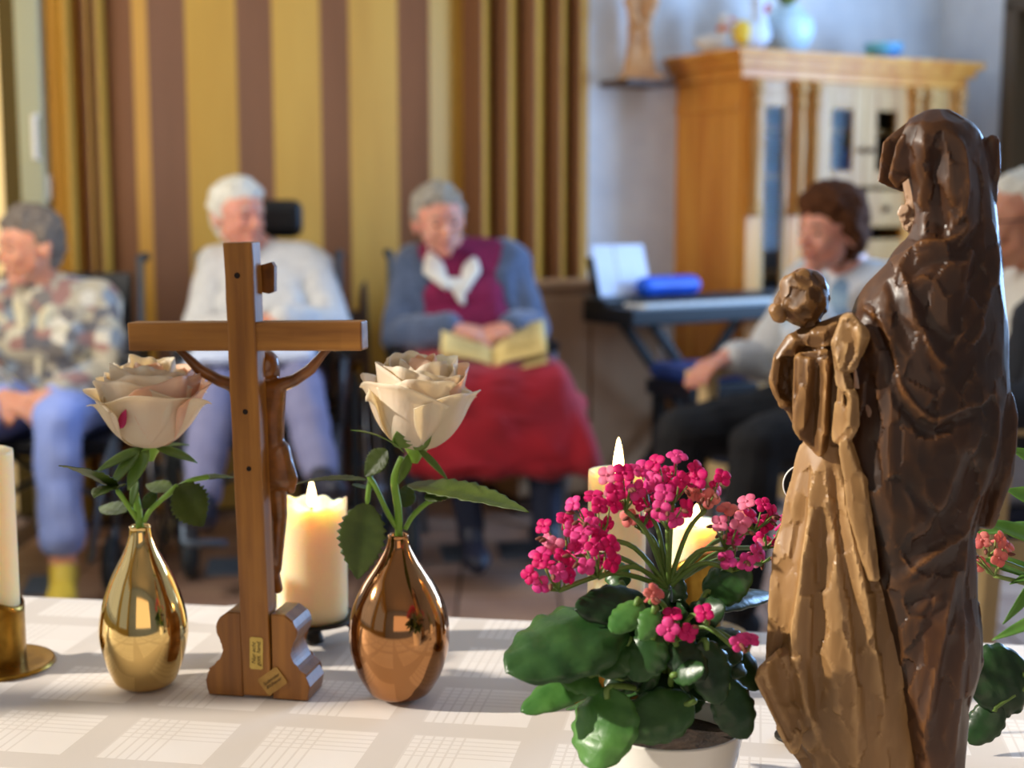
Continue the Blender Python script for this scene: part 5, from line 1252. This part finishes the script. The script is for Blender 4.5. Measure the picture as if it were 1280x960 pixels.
sk = [[(J['hip']+V(.12,-.02,.0),.125),(J['hip']+V(-.12,-.02,.0),.125),(k0+V(.03,.02,.01),.085),(k1_+V(-.04,.02,.01),.085)],
      [(k0+V(.03,.02,.01),.085),(k1_+V(-.04,.02,.01),.085),(V(.30,.52,.36),.04),(V(-.22,.50,.36),.04),(V(.26,.36,.36),.04),(V(-.20,.36,.36),.04)], [(J['hip']+V(.20,.05,.02),.06),(J['hip']+V(.24,.2,-.06),.05),(k0+V(.1,0,-.05),.05)]]
skm = blob(sk, .009, 2, amp=.022, nscale=13, stretch=(1,.6,.12), decim=.5)
link('skirt', skm, M['redskirt'], w3)
for i in (0,1): wear('stocking', bulge(J['kn'][i], J['an'][i], .06, .056, .044), 'navy', w3, amp=0); wear('shoe', shoe_p(J['an'][i], J['foot'][i], .004), 'darkshoe', w3, amp=0)
wr = J['wr'][1].lerp(J['el'][1], .10); wd_ = (J['wr'][1]-J['el'][1]).normalized()
bm = bmesh.new(); lathe(bm, [(.034,-.009),(.037,-.007),(.037,.007),(.034,.009)], 28); me = bm_mesh(bm, sm=True); me.transform(frame_mat(wr, wd_)); link('wrist_watch', me, M['chrome'], w3, label='silver wrist watch over the cuff')
hair(H3, 'hair_silver', w3, 'short')
# the open song book held in her lap
bk = thing('song_book', 'open cream song book lying in the lap of the woman in red', 'book', (0,0,0)); 
bk.matrix_basis = w3.matrix_basis @ Matrix.Translation(V(.03,.36,.690)) @ Matrix.Rotation(-8*D2R,4,'Z') @ Matrix.Rotation(20*D2R,4,'X')
bm = bmesh.new()
for s in (1,-1): box(bm, (.165,.235,.003), (s*.082,0,.006), Matrix.Rotation(-s*14*D2R,3,'Y'))
link('cover', bm_mesh(bm), M['page'], bk)
for s in (1,-1):
    bm = bmesh.new(); nn = 10; rows = []
    for i in range(nn+1):
        x = .16*i/nn; z = .012+.25*x*1.0*.97+.012*math.sin(min(1,x/.05)*math.pi/2); rows.append([bm.verts.new((s*x, y, z)) for y in (-.113,.113)])
    for i in range(nn): bm.faces.new((rows[i][0], rows[i+1][0], rows[i+1][1], rows[i][1]))
    pg = link('page', thick_mesh(bm, .006 if s > 0 else -.006, 'page'), M['page'], bk)
    bm = bmesh.new()
    for r_ in range(9): box(bm, (.10, .004, .0008), (s*.082, .085-.02*r_, .0485+ (.004 if s>0 else .004)), Matrix.Rotation(-s*13.6*D2R,3,'Y'))
    tag(link('text_line', bm_mesh(bm), M['print'], pg), kind='stuff')

# --- brown-haired woman with her hand at her chin
J = base_J(.56, -.08, .89, .965)
J.update(head=V(.0,.03,1.068), hyaw=-6, hpitch=4, hroll=3, el=[V(.19,.20,.72), V(-.215,.06,.70)], wr=[V(.075,.205,.87), V(-.215,.20,.72)],
         hand=[(V(-.25,-.10,.9), V(.35,.8,.1), .7), (V(-.05,.95,-.25), V(0,.2,.95), .35)], kn=[V(.12,.46,.54), V(-.14,.46,.54)], an=[V(.12,.52,.11), V(-.14,.50,.11)], foot=[V(.1,1,-.1), V(-.1,1,-.1)])
w4, H4 = person('brown-haired woman in white cardigan and black trousers, hand at her chin', (0.90, 4.02), -50, J, 'skin_rosy')
wear('top', torso_p(J, .014), 'bluefloral', w4, amp=.006)
side = (J['sh'][0]-J['sh'][1]).normalized(); card = arm_p(J,0,.022,.90)+arm_p(J,1,.022,.80)
for i, s in ((0,1),(1,-1)): card += [[(J['sh'][i],.08),(J['chest']+side*s*.11+V(0,.05,.04),.06),(J['chest']+side*s*.12+V(0,-.05,-.05),.075)], [(J['chest']+side*s*.12+V(0,.04,-.02),.055),(J['hip']+side*s*.14+V(0,.02,.10),.06),(J['hip']+side*s*.13+V(0,-.05,.10),.07)]]
card += [[(J['sh'][0]+V(0,-.05,-.02),.07),(J['sh'][1]+V(0,-.05,-.02),.07),(J['hip']+V(.1,-.08,.05),.06),(J['hip']+V(-.1,-.08,.05),.06)], [(J['neck']+V(.065,.0,-.02),.03),(J['neck']+V(-.065,.0,-.02),.03),(J['neck']+V(0,-.06,-.0),.03)]]
wear('cardigan', card, 'whiteknit', w4, amp=.009)
wear('trousers', leg_p(J,0,.018,.93)+leg_p(J,1,.018,.93)+[[(J['hip']+V(.09,0,0),.118),(J['hip']+V(-.09,0,0),.118)]], 'blackcloth', w4, amp=.010)
for i in (0,1): wear('shoe', shoe_p(J['an'][i], J['foot'][i], .004), 'blackcloth', w4, amp=0)
bm = bmesh.new(); pts = []
wr = J['wr'][0].lerp(J['el'][0], .05); fm = frame_mat(wr, (J['wr'][0]-J['el'][0]).normalized())
tube(bm, [fm @ Vector((.034*math.cos(a), .034*math.sin(a), 0)) for a in [2*math.pi*k/32 for k in range(33)]], .0045, 8); link('bracelet', bm_mesh(bm, sm=True), M['goldm'], w4, label='gold bracelet')
hair(H4, 'hair_brown', w4, 'full')

# --- the man in the dark suit
J = base_J(.56, -.06, .93, 1.0); J['bust'] = False; J['w'] = .95; J['sh'] = [V(.165,-.06,.95), V(-.165,-.06,.95)]
J.update(head=V(.0,.02,1.102), hyaw=2, hpitch=2, el=[V(.26,.08,.72), V(-.26,.08,.72)], wr=[V(.20,.32,.70), V(-.10,.34,.68)],
         hand=[(V(-.4,.9,-.2), V(.1,.2,.95), .4), (V(.4,.9,-.2), V(-.1,.2,.95), .4)], kn=[V(.14,.40,.54), V(-.13,.40,.54)], an=[V(.15,.16,.11), V(-.13,.20,.11)], foot=[V(.1,1,-.1), V(-.1,1,-.1)])
w5, H5 = person('white-haired man with glasses in dark suit and white shirt beyond the carved Madonna', (1.19, 3.36), -82, J, 'skin')
wear('shirt', torso_p(J, .008)+[[(J['neck']+V(.03,.0,.02),.05),(J['neck']+V(-.03,.0,.02),.05),(J['neck']+V(0,.03,-.05),.06)]], 'whitecloth', w5, amp=.003)
side = (J['sh'][0]-J['sh'][1]).normalized(); jk = arm_p(J,0,.022,.93)+arm_p(J,1,.022,.93)
for i, s in ((0,1),(1,-1)): jk += [[(J['sh'][i],.084),(J['chest']+side*s*.10+V(0,.06,.02),.06),(J['chest']+side*s*.12+V(0,-.05,-.05),.08)], [(J['chest']+side*s*.10+V(0,.06,-.02),.06),(J['hip']+side*s*.11+V(0,.05,.06),.075),(J['hip']+side*s*.13+V(0,-.05,.02),.08)]]
jk += [[(J['sh'][0]+V(0,-.05,-.01),.07),(J['sh'][1]+V(0,-.05,-.01),.07),(J['hip']+V(.1,-.06,.05),.075),(J['hip']+V(-.1,-.06,.05),.075)], [(J['hip']+V(.05,.1,.10),.06),(J['hip']+V(-.05,.1,.10),.06),(J['chest']+V(.02,.10,-.15),.05)]]
wear('jacket', jk, 'suit', w5, amp=.006)
wear('trousers', leg_p(J,0,.018,.93)+leg_p(J,1,.018,.93)+[[(J['hip']+V(.09,0,0),.112),(J['hip']+V(-.09,0,0),.112)]], 'greytrouser', w5, amp=.008)
for i in (0,1): wear('shoe', shoe_p(J['an'][i], J['foot'][i], .004), 'blackcloth', w5, amp=0)
hair(H5, 'hair_white', w5, 'thin')
bm = bmesh.new()
for s in (1,-1):
    tube(bm, [H5 @ Vector((s*.034+.023*math.cos(a), -.099, .010+.018*math.sin(a))) for a in [2*math.pi*k/20 for k in range(21)]], .0015, 6)
    tube(bm, [H5 @ Vector((s*.057,-.099,.016)), H5 @ Vector((s*.086,-.05,.020)), H5 @ Vector((s*.092,.012,.020))], .0018, 6)
tube(bm, [H5 @ Vector((.012,-.100,.012)), H5 @ Vector((-.012,-.100,.012))], .0015, 6)
link('glasses', bm_mesh(bm, sm=True), M['black'], w5)

# ---------------------------------------------------------------- wheelchairs
def copy_tree(o, parent=None):
    c = o.copy(); C.objects.link(c)
    if parent is not None: c.parent = parent
    for ch in list(o.children): copy_tree(ch, c)
    return c
def tb(*paths, r=.011, seg=8):
    bm = bmesh.new()
    for p in paths: tube(bm, p, r, seg)
    return bm_mesh(bm, sm=True)
def ring_pts(r, x, c=(0,0), n=40): return [(x, c[0]+r*math.cos(2*math.pi*k/n), c[1]+r*math.sin(2*math.pi*k/n)) for k in range(n+1)]
def wheelchair(label, loc, a):
    t = thing('wheelchair', label, 'wheelchair', (loc[0], loc[1], 0), a*D2R, 'wheelchairs of the seated women')
    bm = bmesh.new(); box(bm, (.44,.44,.045), V(0,.05,.435), None, .012); link('seat', bm_mesh(bm), M['black'], t)
    bm = bmesh.new(); box(bm, (.42,.03,.46), V(0,-.215,.70), Matrix.Rotation(-8*D2R,3,'X'), .010); link('backrest', bm_mesh(bm), M['black'], t)
    for s in (1,-1):
        link('side_frame', tb([V(s*.235,-.26,.98),V(s*.235,-.20,.46),V(s*.235,-.18,.30)],[V(s*.235,-.20,.46),V(s*.235,.26,.46),V(s*.225,.34,.40),V(s*.20,.46,.14)],[V(s*.235,.24,.46),V(s*.235,.27,.17)],[V(s*.235,-.18,.30),V(s*.235,.27,.30)],[V(s*.235,-.21,.60),V(s*.255,-.21,.66),V(s*.255,.20,.66),V(s*.245,.24,.46)], r=.012), M['steel'], t)
        bm = bmesh.new(); box(bm, (.05,.30,.03), V(s*.258,.02,.685), None, .010); link('armrest', bm_mesh(bm), M['black'], t)
        bm = bmesh.new(); tube(bm, [V(s*.235,-.26,.97), V(s*.235,-.36,.975)], .016, 10); link('push_handle', bm_mesh(bm, sm=True), M['rubber'], t)
        w_ = bmesh.new(); tube(w_, [Vector((p[0], p[1], p[2])) for p in ring_pts(.282, s*.285, (.10,.295))], .014, 8); wh = link('rear_wheel', bm_mesh(w_, sm=True), M['rubber'], t, label='grey tyre')
        link('pushrim', tb(ring_pts(.245, s*.318, (.10,.295)), r=.008), M['chrome'], wh)
        for k in range(10):
            q = 2*math.pi*k/10; link('spoke', tb([(s*.285,.10,.295),(s*.285,.10+.27*math.cos(q),.295+.27*math.sin(q))], r=.0025, seg=5), M['chrome'], wh)
        link('hub', tb([(s*.262,.10,.295),(s*.305,.10,.295)], r=.028, seg=14), M['steel'], wh)
        c_ = bmesh.new(); tube(c_, ring_pts(.070, s*.225, (-.29,.0905)), .020, 8); cw = link('caster', bm_mesh(c_, sm=True), M['rubber'], t)
        link('fork', tb([V(s*.225,.29,.09),V(s*.235,.27,.20)], r=.013), M['steel'], cw)
        bm = bmesh.new(); box(bm, (.13,.11,.012), V(s*.09,.49,.085), Matrix.Rotation(12*D2R,3,'X'), .004); fp = link('footplate', bm_mesh(bm), M['steel'], t)
    link('crossbrace', tb([V(.23,.10,.44),V(-.23,.10,.22)],[V(-.23,.10,.44),V(.23,.10,.22)], r=.010), M['steel'], t)
    return t
ch1 = wheelchair('wheelchair of the woman in patterned fleece, grey tyre beside yellow shoes', (-1.43, 4.44), 4)
ch2 = copy_tree(ch1); ch2.location = (-0.80, 4.66, 0); ch2.rotation_euler[2] = 6*D2R; ch2['label'] = 'wheelchair with black headrest under the woman in white sweater'
ch3 = copy_tree(ch1); ch3.location = (-0.15, 4.83, 0); ch3.rotation_euler[2] = 10*D2R; ch3['label'] = 'wheelchair under the woman in the long red skirt'
link('headrest', blob([[(V(.085,-.21,1.07),.035),(V(-.10,-.21,1.07),.035),(V(.085,-.21,1.13),.035),(V(-.10,-.21,1.13),.035)]], .007, 3, decim=.4), M['black'], ch2)
link('headrest_bar', tb([V(0,-.23,.90),V(0,-.23,1.09)], r=.012), M['steel'], ch2)
for s in (1,-1): link('leg_rest', tb([V(s*.19,.33,.45),V(s*.19,.70,.30),V(s*.19,.74,.22),V(s*.07,.76,.22)], r=.012), M['steel'], ch2)

# ---------------------------------------------------------------- chairs
def armchair(label, loc, a, m='lightwood', seatm='navy', sh=.45, arms=True, back=.92, w_=.54):
    t = thing('wooden_chair' if not arms else 'wooden_armchair', label, 'chair', (loc[0], loc[1], 0), a*D2R)
    h = w_/2
    bm = bmesh.new(); box(bm, (w_-.07,.46,.06), V(0,.02,sh-.0), None, .018); link('seat', bm_mesh(bm), M[seatm], t)
    for s in (1,-1):
        bm = bmesh.new(); bar(bm, V(s*(h-.02),.27,0), V(s*(h-.02),.235,.66 if arms else sh-.03), .042, .042, .006); link('leg', bm_mesh(bm), M[m], t)
        bm = bmesh.new(); bar(bm, V(s*(h-.03),-.28,0), V(s*(h-.03),-.22,sh), .040, .040, .006); bar(bm, V(s*(h-.03),-.22,sh), V(s*(h-.03),-.31,back), .036, .036, .006); link('rear_leg', bm_mesh(bm), M[m], t)
        if arms:
            bm = bmesh.new(); box(bm, (.055,.56,.030), V(s*(h-.02),.03,.675), None, .012); link('armrest', bm_mesh(bm), M[m], t)
        bm = bmesh.new(); box(bm, (.022,.48,.06), V(s*(h-.025),.0,sh-.055), None, .004); link('side_rail', bm_mesh(bm), M[m], t)
    for z in (sh+.14, sh+.26, back-.05):
        bm = bmesh.new(); f_ = -.22-.09*(z-sh)/(back-sh); box(bm, (w_-.10,.018,.075), V(0,f_,z), Matrix.Rotation(-10*D2R,3,'X'), .006); link('back_slat', bm_mesh(bm), M[m], t)
    bm = bmesh.new(); box(bm, (w_-.08,.022,.06), V(0,.25,sh-.055), None, .004); link('front_rail', bm_mesh(bm), M[m], t)
    return t
armchair('pale beech armchair with dark seat under the brown-haired woman', (0.90, 4.02), -50)
armchair('pale beech armchair under the man in the dark suit', (1.26, 3.36), -82)
armchair('dark brown wooden chair standing empty by the striped partition', (-0.64, 5.19), 18, m='darkwood', seatm='darkwood', arms=False, back=.86, w_=.44).scale = (.8,.75,1)

# ---------------------------------------------------------------- keyboard, stool, chests
kb0 = P(790, 400, 4.92); KA = 33*D2R
kb = thing('digital_piano', 'black digital piano with white keys on a folding stand', 'keyboard', (kb0.x, kb0.y, 0), KA)
kz = kb0.z
bm = bmesh.new(); box(bm, (1.02,.29,.062), (.51,.145,kz+.005), None, .008); kbody = link('case', bm_mesh(bm), M['black'], kb)
bm = bmesh.new(); box(bm, (1.02,.13,.03), (.51,.222,kz+.045), None, .008); link('control_panel', bm_mesh(bm), M['black'], kb)
for k in range(45):
    link('white_key', box_mesh((.0185,.125,.014), (.085+.0195*k,.082,kz+.040), None, .0015) if k == 0 else wk_me, M['white'], kb)
    if k == 0: wk_me = kb.children[-1].data
    else:
        kb.children[-1].location.x = .0195*k if False else 0
kids = [c for c in kb.children if c.name.startswith('white_key')]
for k, c in enumerate(kids): c.location.x = .0195*k
bk_me = box_mesh((.010,.078,.012), (.095,.108,kz+.053), None, .001)
for k in range(44):
    if k % 7 in (2, 6): continue
    c = link('black_key', bk_me, M['black'], kb); c.location.x = .0195*k
M['sheet'] = mat('white_sheet', (224,228,240), (210,216,234), rough=.6)
rr_ = Matrix.Rotation(-18*D2R,3,'X')
bm = bmesh.new(); box(bm, (.26,.012,.15), (.16,.285,kz+.13), rr_, .004); link('music_rest', bm_mesh(bm), M['black'], kb)
for p0, p1 in (((.12,.14,.02),(.78,.14,.02)),):
    pass
for yy in (.06,.24):
    bm = bmesh.new(); bar(bm, (.14,yy,kz-.03), (.74,yy,.015), .03, .03, .004); link('stand_leg', bm_mesh(bm), M['black'], kb)
    bm = bmesh.new(); bar(bm, (.74,yy+.035,kz-.03), (.14,yy+.035,.015), .03, .03, .004); link('stand_leg', bm_mesh(bm), M['black'], kb)
bm = bmesh.new(); tube(bm, [(.14,.02,.02),(.14,.32,.02)], .016, 8); link('stand_foot', bm_mesh(bm), M['black'], kb)
bm = bmesh.new(); tube(bm, [(.74,.02,.02),(.74,.32,.02)], .016, 8); link('stand_foot', bm_mesh(bm), M['black'], kb)
for i, (x, lab) in enumerate(((.11,'white sheet of music standing at the left of the piano rest'),(.205,'second white music sheet overlapping on the piano rest'))):
    o = link('music_sheet', box_mesh((.135,.002,.19)), M['sheet']); o.matrix_basis = kb.matrix_basis @ Matrix.Translation((x,.268-.003*i,kz+.155)) @ rr_.to_4x4(); tag(o, lab, 'sheet music', 'music sheets on the piano')
bpy.data.objects['music_sheet']['label'] = 'white sheet of music at the outer end of the piano rest'
M['brightblue'] = mat('bright_blue_vinyl', (30,96,216), (24,80,190), rough=.4)
o = link('blue_case', blob([[((-.11,0,0),.036),((.11,0,0),.036)],[((.10,0,0),.026),((.125,0,0),.022)]], .006, 2, decim=.4), M['brightblue']); o.matrix_basis = kb.matrix_basis @ Matrix.Translation((.32,.20,kz+.097)); tag(o, 'bright blue rolled case lying on the piano top', 'case')
M['stoolblue'] = mat('dark_blue_vinyl', (28,52,110), (22,42,92), rough=.45)
sl = thing('piano_stool', 'black piano stool with dark blue padded top', 'stool', (.63, 4.74, 0), 28*D2R)
bm = bmesh.new(); box(bm, (.27,.24,.05), (0,0,.60), None, .02); link('cushion', bm_mesh(bm), M['stoolblue'], sl)
bm = bmesh.new(); box(bm, (.28,.25,.05), (0,0,.545), None, .006); link('apron', bm_mesh(bm), M['black'], sl)
for sx_ in (-.11,.11):
    for sy_ in (-.09,.09): link('leg', box_mesh((.035,.035,.52), (sx_,sy_,.26), None, .004), M['black'], sl)
def chest(label, loc, a, w_, d__, h, n):
    t = thing('low_chest', label, 'chest', (loc[0], loc[1], 0), a*D2R, 'brown wooden chests by the wall')
    link('carcass', box_mesh((w_,d__,h-.09), (0,0,.045+(h-.05)/2), None, .004), M['chest'], t)
    link('top', box_mesh((w_+.03,d__+.03,.025), (0,0,h-.0125), None, .006), M['chest'], t)
    link('plinth', box_mesh((w_-.03,d__-.03,.05), (0,0,.025)), M['darkwood'], t)
    for k in range(n): link('door', box_mesh((w_/n-.012,.016,h-.13), (-w_/2+w_*(k+.5)/n,-d__/2-.008,.05+(h-.08)/2), None, .004), M['chest'], t)
chest('tall plain brown chest between the red skirt and the piano', (.24, 5.46), 20, .58, .26, .86, 2)
chest('low brown chest under the piano keys', (.70, 5.62), 30, .22, .20, .50, 1)
